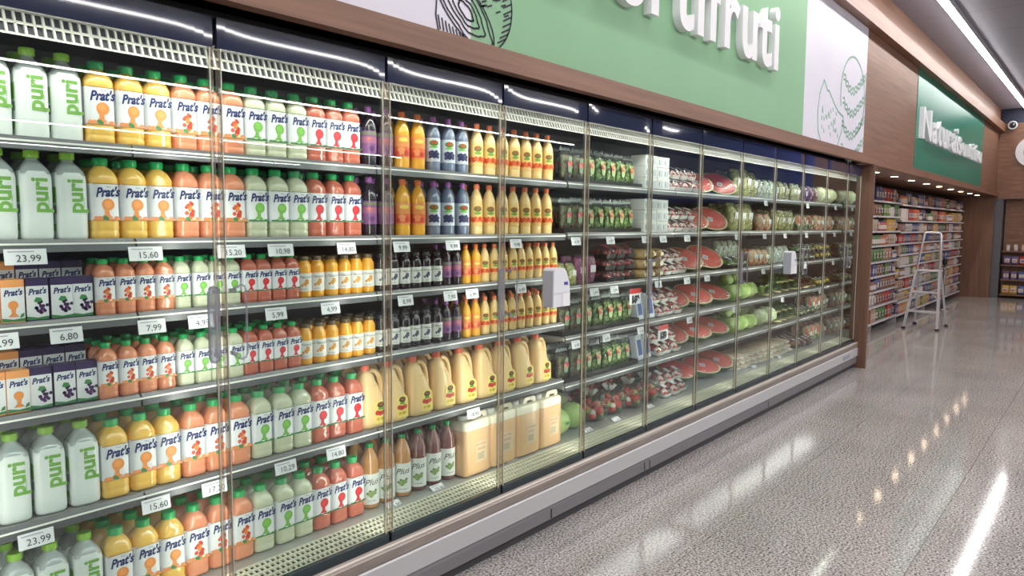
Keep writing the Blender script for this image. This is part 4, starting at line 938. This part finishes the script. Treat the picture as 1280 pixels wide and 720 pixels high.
# white cartons stacked
for lv in (1, 2):
    for k in range(3): prow(KWC, 'white food carton, %s layer up' % ordn(k), lv, [3.42, 3.60] if lv == 1 else [3.42, 3.6], LEVP[lv], (.27, .42), 'right of the greens', dz=.0795*k, jit=.003, jr=2)
    prow(TR, 'red berry tray', lv, frange(3.77, 4.25, .14), LEVP[lv], (.305, .49), 'left of the watermelons', tilt=.10, dz=.012, jr=2, sc=.97)
    prow(TR, 'red berry tray on the upper layer', lv, frange(3.77, 4.25, .14), LEVP[lv], (.34,), 'left of the watermelons', tilt=.10, dz=.105, jit=.01, jr=2, sc=.97)
for lv in (4, 5):
    prow(KBC, 'blue and white carton', lv, [3.42, 3.55], LEVP[lv], (.29, .36), 'right of the greens', tilt=-.18)
    prow(TR, 'red berry tray', lv, frange(3.68, 4.0, .14), LEVP[lv], (.31, .49), 'left of the watermelons', tilt=.10, dz=.012, jr=2, sc=.97)
    prow(TR, 'red berry tray on the upper layer', lv, frange(3.68, 4.0, .14), LEVP[lv], (.36,), 'left of the watermelons', tilt=.10, dz=.105, jit=.01, jr=2, sc=.97)
prow(TR, 'red berry tray', 3, frange(3.75, 4.08, .14), LEVP[3], (.31, .49), 'right of the golden packs', tilt=.10, dz=.012, jr=2, sc=.97)
prow(TR, 'red berry tray on the upper layer', 3, frange(3.75, 4.08, .14), LEVP[3], (.36,), 'right of the golden packs', tilt=.10, dz=.105, jit=.01, jr=2, sc=.97)
prow(TR, 'red berry tray', 6, frange(3.82, 4.2, .14), .36, (.31, .49), 'right of the fruit bags', tilt=.10, dz=.012, jr=2, sc=.97)
prow(TR, 'red berry tray on the upper layer', 6, frange(3.82, 4.2, .14), .36, (.36,), 'right of the fruit bags', tilt=.10, dz=.105, jit=.01, jr=2, sc=.97)
# watermelon halves propped with cut face to the aisle
def melons(lv, z, xs):
    for i, (x, y, rz, dz) in enumerate(xs):
        o = KWM.put((x, y, z+.165+dz), 'red watermelon half, cut face up, %s from left on %s' % (ordn(i), SH[lv]), 'watermelon halves on '+SH[lv])
        n = Vector((-.40, -.60, {1: .42, 2: .5, 3: .62, 4: .82, 5: .95, 6: 1.05}[lv]+.14*math.sin(i*2+lv))).normalized(); ax = Vector((.63+.01*rz, -.6, -.30))
        ax = (ax-n*ax.dot(n)).normalized(); ay = n.cross(ax)
        o.rotation_euler = Matrix(((ax.x, ay.x, n.x), (ax.y, ay.y, n.y), (ax.z, ay.z, n.z))).to_euler()
        o.location.z = z+dz+.004+.96*math.sqrt((.178*ax.z)**2+(.108*ay.z)**2+(.108*n.z)**2)
melons(1, LEVP[1], [(4.50, .40, 6, 0), (4.93, .37, 12, 0)])
melons(2, LEVP[2], [(4.36, .37, 6, 0), (4.78, .38, 10, 0)])
melons(3, LEVP[3], [(4.28, .37, 4, 0), (4.68, .37, 0, 0)])
melons(4, LEVP[4], [(4.14, .42, 5, 0), (4.50, .38, 4, 0), (4.86, .38, -6, 0)])
melons(5, LEVP[5], [(4.14, .42, 5, 0), (4.50, .38, 2, 0), (4.86, .38, -6, 0)])
melons(6, .374, [(4.34, .44, 5, .0), (4.66, .36, 4, 0), (5.0, .38, 0, 0)])
# melons and fruit bags on the deck
for i, (x, y, zz) in enumerate(((2.40, .30, 0), (2.60, .32, 0), (2.48, .50, .02), (2.70, .52, .02))):
    KHD.put((x+.02, y, .361+zz), 'round pale green melon, %s from the square juice jugs, on the bottom deck' % ordn(i), 'melons on the bottom deck', rz=i*1.3, tilt=0)
prow(KFB, 'clear bag of mixed fruit', 6, frange(2.86, 3.72, .245), .361, (.33, .58), 'before the fifth and sixth posts', jit=.02, jr=50, sc=.9)
prow(KFB, 'clear bag of mixed fruit on top of the heap', 6, frange(2.98, 3.6, .25), .361, (.46,), 'behind the deck tags', jit=.02, dz=.10, jr=60, sc=.78)
# beyond the watermelons
prow(BY, 'yellow melon wedge pack', 1, frange(5.2, 5.6, .185), LEVP[1], (.31, .46), 'right of the watermelons', tilt=.06, jr=5, dz=.006)
prow(BCH, 'pale bagged vegetable', 1, frange(5.72, 6.15, .14), LEVP[1], (.31, .43), 'right of the melon wedges')
prow(BY, 'yellow melon wedge pack', 2, frange(5.1, 5.65, .185), LEVP[2], (.31, .46), 'right of the watermelons', tilt=.06, jr=5, dz=.006)
prow(BCR, 'orange carrot pack', 2, frange(5.78, 5.95, .16), LEVP[2], (.31, .43), 'right of the melon wedges')
prow(BY, 'sliced vegetable pack', 1, frange(6.3, 6.8, .16), LEVP[1], (.30, .42), 'behind the eighth door', tilt=.1, jr=12, sc=.75, dz=.005)
prow(BY, 'sliced vegetable pack', 2, frange(6.14, 6.75, .165), LEVP[2], (.30, .43), 'behind the eighth door', tilt=.12, jr=12, sc=.85)
prow(TGN, 'pale green vegetable tray', 3, frange(5.0, 5.4, .14), LEVP[3], (.31, .49), 'right of the watermelons', tilt=.1, dz=.01)
prow(BCH, 'pale bagged vegetable', 3, frange(5.0, 5.5, .14), LEVP[3], (.40,), 'behind the green trays', dz=.09, sc=.8)
prow(BCR, 'orange carrot pack', 3, frange(5.6, 5.9, .15), LEVP[3], (.31, .43), 'right of the green trays', sc=.9)
for lv in (4, 5):
    prow(CB, 'green cabbage', lv, frange(5.14, 5.65, .20), LEVP[lv], (.31, .51), 'right of the watermelons', jr=60)
    prow(CB, 'green cabbage on the upper layer', lv, frange(5.24, 5.6, .2), LEVP[lv], (.41,), 'right of the watermelons', jr=60, dz=.125, sc=.8)
    prow(LFP if lv == 4 else CBW, 'pale lettuce head' if lv == 4 else 'pale cabbage head', lv, frange(5.82, 6.05, .22), LEVP[lv], (.31, .5), 'right of the cabbages', jr=50)
    prow(LF, 'bunch of dark leafy greens', lv, frange(6.14, 6.7, .18), LEVP[lv], (.30, .45), 'behind the eighth door', jr=60, dz=.02)
    prow(LF, 'bunch of dark leafy greens on the upper layer', lv, frange(6.15, 6.65, .15), LEVP[lv], (.36,), 'behind the eighth door', jr=60, dz=.10)
prow(BCH, 'white bagged vegetable', 3, frange(6.05, 6.6, .145), LEVP[3], (.30, .43), 'behind the second dispenser', jr=4, sc=.9)
for r_ in range(3):
    prow(KHT, 'long tray of sprouts, layer %s' % ('one', 'two', 'three')[r_], 6, frange(5.2, 6.7, .14), .361, (.385+.02*r_,), 'before the cabbages', dz=.042*r_, jit=.01, jr=6)
prow(BRD, 'red cabbage bag', 1, frange(6.95, 7.3, .17), LEVP[1], (.31, .45), 'behind the ninth door')
prow(CBW, 'large pale cabbage', 1, frange(7.46, 7.95, .235), LEVP[1], (.32, .55), 'by the wooden end', jr=40)
prow(BMX, 'red and green vegetable pack', 2, frange(6.92, 7.3, .165), LEVP[2], (.31, .43), 'behind the ninth door')
prow(BCR, 'orange carrot pack', 2, frange(7.45, 8.0, .17), LEVP[2], (.31, .43), 'by the wooden end', jr=4)
prow(TGN, 'pale green vegetable tray', 3, frange(6.85, 7.3, .14), LEVP[3], (.31, .49), 'behind the ninth door', jr=2, sc=.97)
prow(TGN, 'pale green vegetable tray on the upper layer', 3, frange(6.85, 7.3, .14), LEVP[3], (.33,), 'behind the ninth door', dz=.085, jit=.01)
prow(TY, 'yellow pepper tray', 3, frange(7.45, 8.0, .14), LEVP[3], (.31, .49), 'by the wooden end', jr=2, sc=.97)
prow(TY, 'yellow pepper tray on the upper layer', 3, frange(7.45, 8.0, .14), LEVP[3], (.33,), 'by the wooden end', dz=.085, jit=.01)
prow(LFR, 'bunch of red lettuce', 4, frange(6.88, 7.3, .15), LEVP[4], (.30, .43), 'behind the ninth door', jr=50, dz=.02)
prow(TY, 'yellow pepper tray', 4, frange(7.45, 8.0, .14), LEVP[4], (.31, .49), 'by the wooden end', jr=2, sc=.97)
prow(TB, 'dark root tray', 4, frange(6.9, 7.3, .14), LEVP[4], (.58,), 'behind the red lettuce', jr=2, sc=.97)
prow(TGN, 'yellow green vegetable tray', 5, frange(6.88, 7.3, .14), LEVP[5], (.31, .49), 'behind the ninth door', jr=2, sc=.97)
prow(BMX, 'red and green vegetable pack', 5, frange(7.45, 8.0, .165), LEVP[5], (.31, .43), 'by the wooden end', jr=4)
prow(TB, 'dark root tray', 6, frange(6.88, 7.3, .14), .361, (.31, .49), 'behind the ninth door', jr=2, sc=.97)
prow(BMX, 'red and green vegetable pack', 6, frange(7.42, 8.0, .18), .361, (.33, .46), 'by the wooden end', jr=6, sc=1.05)

# ------------------------------------------------------------------ dispensers on the door glass
def dispenser(x, label):
    t = empty('bag_dispenser', (x, -.0065, 1.255)); b = MB()
    pts = [(0, .0), (.165, .0), (.160, .08), (.155, .13), (.130, .185), (.10, .21), (.02, .212), (.004, .2)]
    b.prism(pts[::-1], 'y', -.070, -.004, mat('dispenser_white', (232, 233, 238), .35, 0, .2)); b.obj('dispenser_shell', t)
    s = MB(); s.prism([(-.002, .002), (.006, .0), (.01, .205), (.0, .195)][::-1], 'y', -.071, -.003, mat('dispenser_side', (176, 178, 188), .4)); s.obj('side_panel', t)
    l = MB(); l.text('Mili', .026, lambda a, q, c: (a+.122, -.0712, q+.125), mat('logo_blue', (48, 78, 176), .4), bold=.001); l.obj('logo', t)
    s2 = MB(); s2.box(.01, .158, -.0715, -.0705, .074, .0765, mat('dispenser_seam', (190, 192, 198), .5)); s2.box(.09, .158, -.0725, -.0712, .0, .072, mat('bag_film_white', (244, 244, 246), .3)); s2.obj('bag_flap', t)
    tag(t, label, 'bag dispenser', 'white dispensers hung on the door glass')
dispenser(1.85, 'white bag dispenser on the glass between juices and bagged greens')
dispenser(5.56, 'white bag dispenser on the glass before the distant vegetables')

# ------------------------------------------------------------------ dry goods shelving
GX0, GX1, GY = 8.35, 19.5, .55
un = empty('gondola_shelving', (GX0, GY, 0)); tag(un, 'tall white dry goods shelving in the wood-framed bay past the case', 'shelving unit')
BAYS = [(8.35, 11.2), (11.2, 12.9), (12.9, 15.4), (15.4, 17.4), (17.4, 19.5)]
LV1 = [.16, .42, .66, .90, 1.134, 1.392, 1.622, 1.862, 2.10]
LV2 = [.14, .36, .58, .80, 1.0, 1.2, 1.40, 1.60, 1.80, 2.08]
GS = mat('gondola_white', (168, 164, 164), .45)
MB().box(0, GX1-GX0, .395, .41, .05, 2.4, mat('gondola_back', (120, 108, 100), .6)).obj('back_panel', un)
for i, (a, b) in enumerate(BAYS):
    for x in (a, b): pass
    MB().box(a-GX0, a-GX0+.03, .35, .395, 0, 2.4, GS).obj('upright', un)
    MB().box(a-GX0, a-GX0+.03, .0, .35, 0, .12, GS).obj('foot', un)
for bi, (a, b) in enumerate(BAYS):
    for lv, z in enumerate(LV1 if bi < 2 else LV2):
        s = MB(); s.box(a-GX0+.032, b-GX0-.004, 0, .35, z-.02, z, GS); s.box(a-GX0+.032, b-GX0-.004, -.012, 0, z-.026, z+.003, mat('ticket_strip', (196, 192, 196), .4)); s.obj('shelf', un)
PAL = [(176, 62, 56), (190, 106, 66), (200, 160, 78), (88, 122, 70), (74, 86, 134), (104, 84, 120), (184, 166, 148), (140, 98, 76), (200, 192, 190), (170, 132, 108)]
PNM = ['red', 'orange', 'yellow', 'green', 'blue', 'purple', 'cream', 'brown', 'white', 'tan']
def drykinds():
    out = []
    for ci, c in enumerate(PAL):
        m = mat('pack_%s' % PNM[ci], c, .4, 0, .2); lb = mat('pack_lab_%d' % ci, PAL[(ci*3+4) % 10], .4); wl = mat('pack_white', (196, 186, 182), .4)
        # pouch
        b = MB(); rg = random.Random(ci); pillow(b, .15, .19, .07, m, 7, 6, 0, .04, 0, rg); l = MB(); l.bbox(-.045, .045, -.044, -.041, .05, .13, .0004, wl if ci != 8 else lb); l.bbox(-.03, .03, -.0455, -.0442, .07, .10, .0003, lb)
        out.append(('pouch', ci, Kind('snack_pouch', 'snack pouch', [('pouch_body', b.mesh('pouch_body'), None), ('label', l.mesh('label'), None)])))
        b = MB(); b.bbox(-.055, .055, -.04, .04, 0, .18, .002, m); l = MB(); l.bbox(-.045, .045, -.0415, -.0402, .05, .12, .0003, wl if ci != 8 else lb); l.flat([(.0+.022*math.cos(k*pi/5), .085+.022*math.sin(k*pi/5)) for k in range(10)], lambda u, v: (u, -.042, v), lb)
        out.append(('box', ci, Kind('food_box', 'food box', [('box_body', b.mesh('box_body'), None), ('label', l.mesh('label'), None)])))
        b = MB(); b.lathe([(.034, 0), (.037, .004), (.037, .10), (.034, .112), (.028, .118)], m, 14); l = MB(); l.lathe([(.0376, .025), (.0376, .085)], wl if ci != 8 else lb, 14, caps=False); c_ = MB(); c_.lathe([(.031, .117), (.032, .119), (.032, .134), (.03, .136)], lb, 14)
        out.append(('jar', ci, Kind('food_jar', 'food jar', [('jar_body', b.mesh('jar_body'), None), ('label', l.mesh('label'), None), ('lid', c_.mesh('lid'), None)])))
    return out
DK = drykinds(); drg = random.Random(33)
for bi, (a, b) in enumerate(BAYS):
    if bi == 0: a = 10.2
    levs = LV1 if bi < 2 else LV2
    for lv, z in enumerate(levs):
        top = (levs+[2.40])[lv+1]-z-.035
        x = a+.11; cnt = {}; typ = None; left = 0
        while x < b-.09:
            if left <= 0:
                ty = drg.choice(['pouch', 'pouch', 'box', 'jar'] if lv else ['pouch', 'box']); ci = drg.randrange(10); left = drg.randint(2, 4); ki = [k for t_, c_, k in DK if t_ == ty and c_ == ci][0]
            h = {'pouch': .195, 'box': .182, 'jar': .137}[ty]; wd = {'pouch': .165, 'box': .125, 'jar': .086}[ty]
            sc = min(1.15, (top-.01)/h)
            key = (PNM[ci], ty); cnt[key] = cnt.get(key, 0)+1
            if x+wd*sc/2 < b-.02:
                nth = ordn(cnt[key]-1)
                ki.put((x, GY+.06, z), '%s %s, %s such from left, %s dry goods shelf up, %s bay' % (PNM[ci], ty, nth, ordn(lv), ordn(bi)), {'pouch': 'snack pouches', 'box': 'food boxes', 'jar': 'food jars'}[ty]+' on the dry goods shelving', rz=math.radians(drg.uniform(-5, 5)), sc=sc)
            x += wd*sc*1.09; left -= 1

# ------------------------------------------------------------------ far wall shelving
fz = empty('wall_shelving', (FARX+.02, -.25, 0)); tag(fz, 'wood-backed shelving with hooks and dark shelves on the far wall', 'shelving unit')
MB().box(.24, .28, -1.9, .0, .05, 2.34, WOOD).obj('back_board', fz)
for z in (.10, .45, .80, 1.13):
    MB().box(.0, .24, -1.9, .0, z-.03, z, mat('shelf_wood_dark', (120, 86, 66), .5)).obj('shelf', fz)
for z in (1.55, 1.85, 2.12):
    for k in range(5):
        y = -.14-k*.2; MB().tube([(.24, y, z), (.14, y, z), (.05, y, z), (.04, y, z+.02)], .008, mat('hook_chrome', (214, 214, 218), .25, .9), 6).obj('hook', fz)
fk = {(t_, c_): k for t_, c_, k in DK}
for lv, z, combos in ((0, .10, [('pouch', 2), ('pouch', 4)]), (1, .45, [('box', 5), ('box', 4)]), (2, .80, [('pouch', 5), ('pouch', 0)]), (3, 1.13, [('jar', 8), ('jar', 6)])):
    cnt = 0
    for k in range(9):
        ty, ci = combos[k//2 % 2]; ki = fk[(ty, ci)]
        ki.put((FARX+.11, -.36-k*.155, z), '%s %s, %s from the corner on the %s far wall shelf up' % (PNM[ci], ty, ordn(k), ordn(lv)), 'goods on the far wall shelving', rz=-pi/2, sc=1.1)
# security camera dome under the ceiling at the corner
t = empty('security_camera', (FARX-.12, -.32, 4.06)); MB().sphere((0, 0, 0), .075, mat('dome_dark', (40, 40, 52), .1, 0, .6), 16, 10).obj('dome', t)
MB().tube([(-.03, .085*math.cos(a*pi/10), .085*math.sin(a*pi/10)) for a in range(20)], .014, WHITE, 6, True).obj('housing_ring', t); MB().box(.06, .12, -.02, .02, -.02, .02, WHITE).obj('bracket', t)
tag(t, 'round white-rimmed security camera at the top corner of far wall', 'security camera')

# ------------------------------------------------------------------ step ladder
ALU = mat('ladder_aluminium', (206, 206, 210), .35, .5); RB = mat('ladder_foot', (40, 40, 44), .6)
lad = empty('step_ladder', (12.3, .05, 0)); tag(lad, 'silver aluminium step ladder standing before the dry goods shelving', 'step ladder')
def rail(p, q, w_, d, nm, m=ALU):
    P, Q = Vector(p), Vector(q); mb = MB()
    mb.loft([[(c.x+a*d/2, c.y+b*w_/2, c.z) for a, b in ((-1, -1), (1, -1), (1, 1), (-1, 1))] for c in (P, Q)], m); return mb.obj(nm, lad)
xf = lambda z: .22*z/1.6
yl = lambda z: .25-.205*z/1.6
yr = lambda z: -.245+.05*z/1.6
rail((xf(.03), yl(.03), .03), (xf(.98), yl(.98), .98), .035, .06, 'front_leg'); rail((xf(.03), yr(.03), .03), (xf(.98), yr(.98), .98), .035, .06, 'front_leg')
rail((.72, .22, .03), (.30, .12, .95), .03, .03, 'rear_leg'); rail((.72, -.26, .03), (.30, -.205, .95), .03, .03, 'rear_leg')
for x, y in ((0, .25), (0, -.245), (.72, .22), (.72, -.26)): MB().bbox(x-.035, x+.035, y-.028, y+.028, 0, .035, .006, RB).obj('foot', lad)
for z in (.31, .63):
    MB().bbox(xf(z)-.03, xf(z)+.06, yr(z)+.018, yl(z)-.018, z-.03, z, .003, ALU).obj('step', lad)
MB().bbox(xf(.97)-.03, .42, yr(.97)-.005, yl(.97)+.005, .955, .98, .004, ALU).obj('platform', lad)
MB().tube([(.06, yl(.5)-.01, .5), (.08, yl(.6)-.09, .61)], .009, ALU, 6).obj('brace', lad); MB().tube([(.06, yr(.5)+.01, .5), (.08, yr(.6)+.09, .61)], .009, ALU, 6).obj('brace', lad)
pth = [(xf(.96), yl(.96), .96), (xf(1.5), yl(1.5), 1.5), (xf(1.57), yl(1.57), 1.585), (xf(1.6), yl(1.6)-.02, 1.60), (xf(1.6), yr(1.6)+.05, 1.60), (xf(1.6), yr(1.6)+.015, 1.585), (xf(1.55), yr(1.55), 1.54), (xf(.96), yr(.96), .96)]
MB().tube(pth, .017, ALU, 10).obj('guard_rail', lad)

# barrier post
bp = empty('barrier_post', (16.0, .33, 0)); tag(bp, 'slim metal barrier post with dark head behind the step ladder', 'barrier post')
MB().lathe([(.15, 0), (.15, .012), (.04, .03), (.03, .035)], mat('post_steel', (120, 114, 112), .3, .7), 20).obj('base', bp)
MB().lathe([(.028, .033), (.028, .92)], mat('post_steel', (120, 114, 112), .3, .7), 14).obj('pole', bp)
MB().lathe([(.04, .92), (.045, .93), (.045, 1.03), (.035, 1.05)], DARK, 14).obj('head', bp)
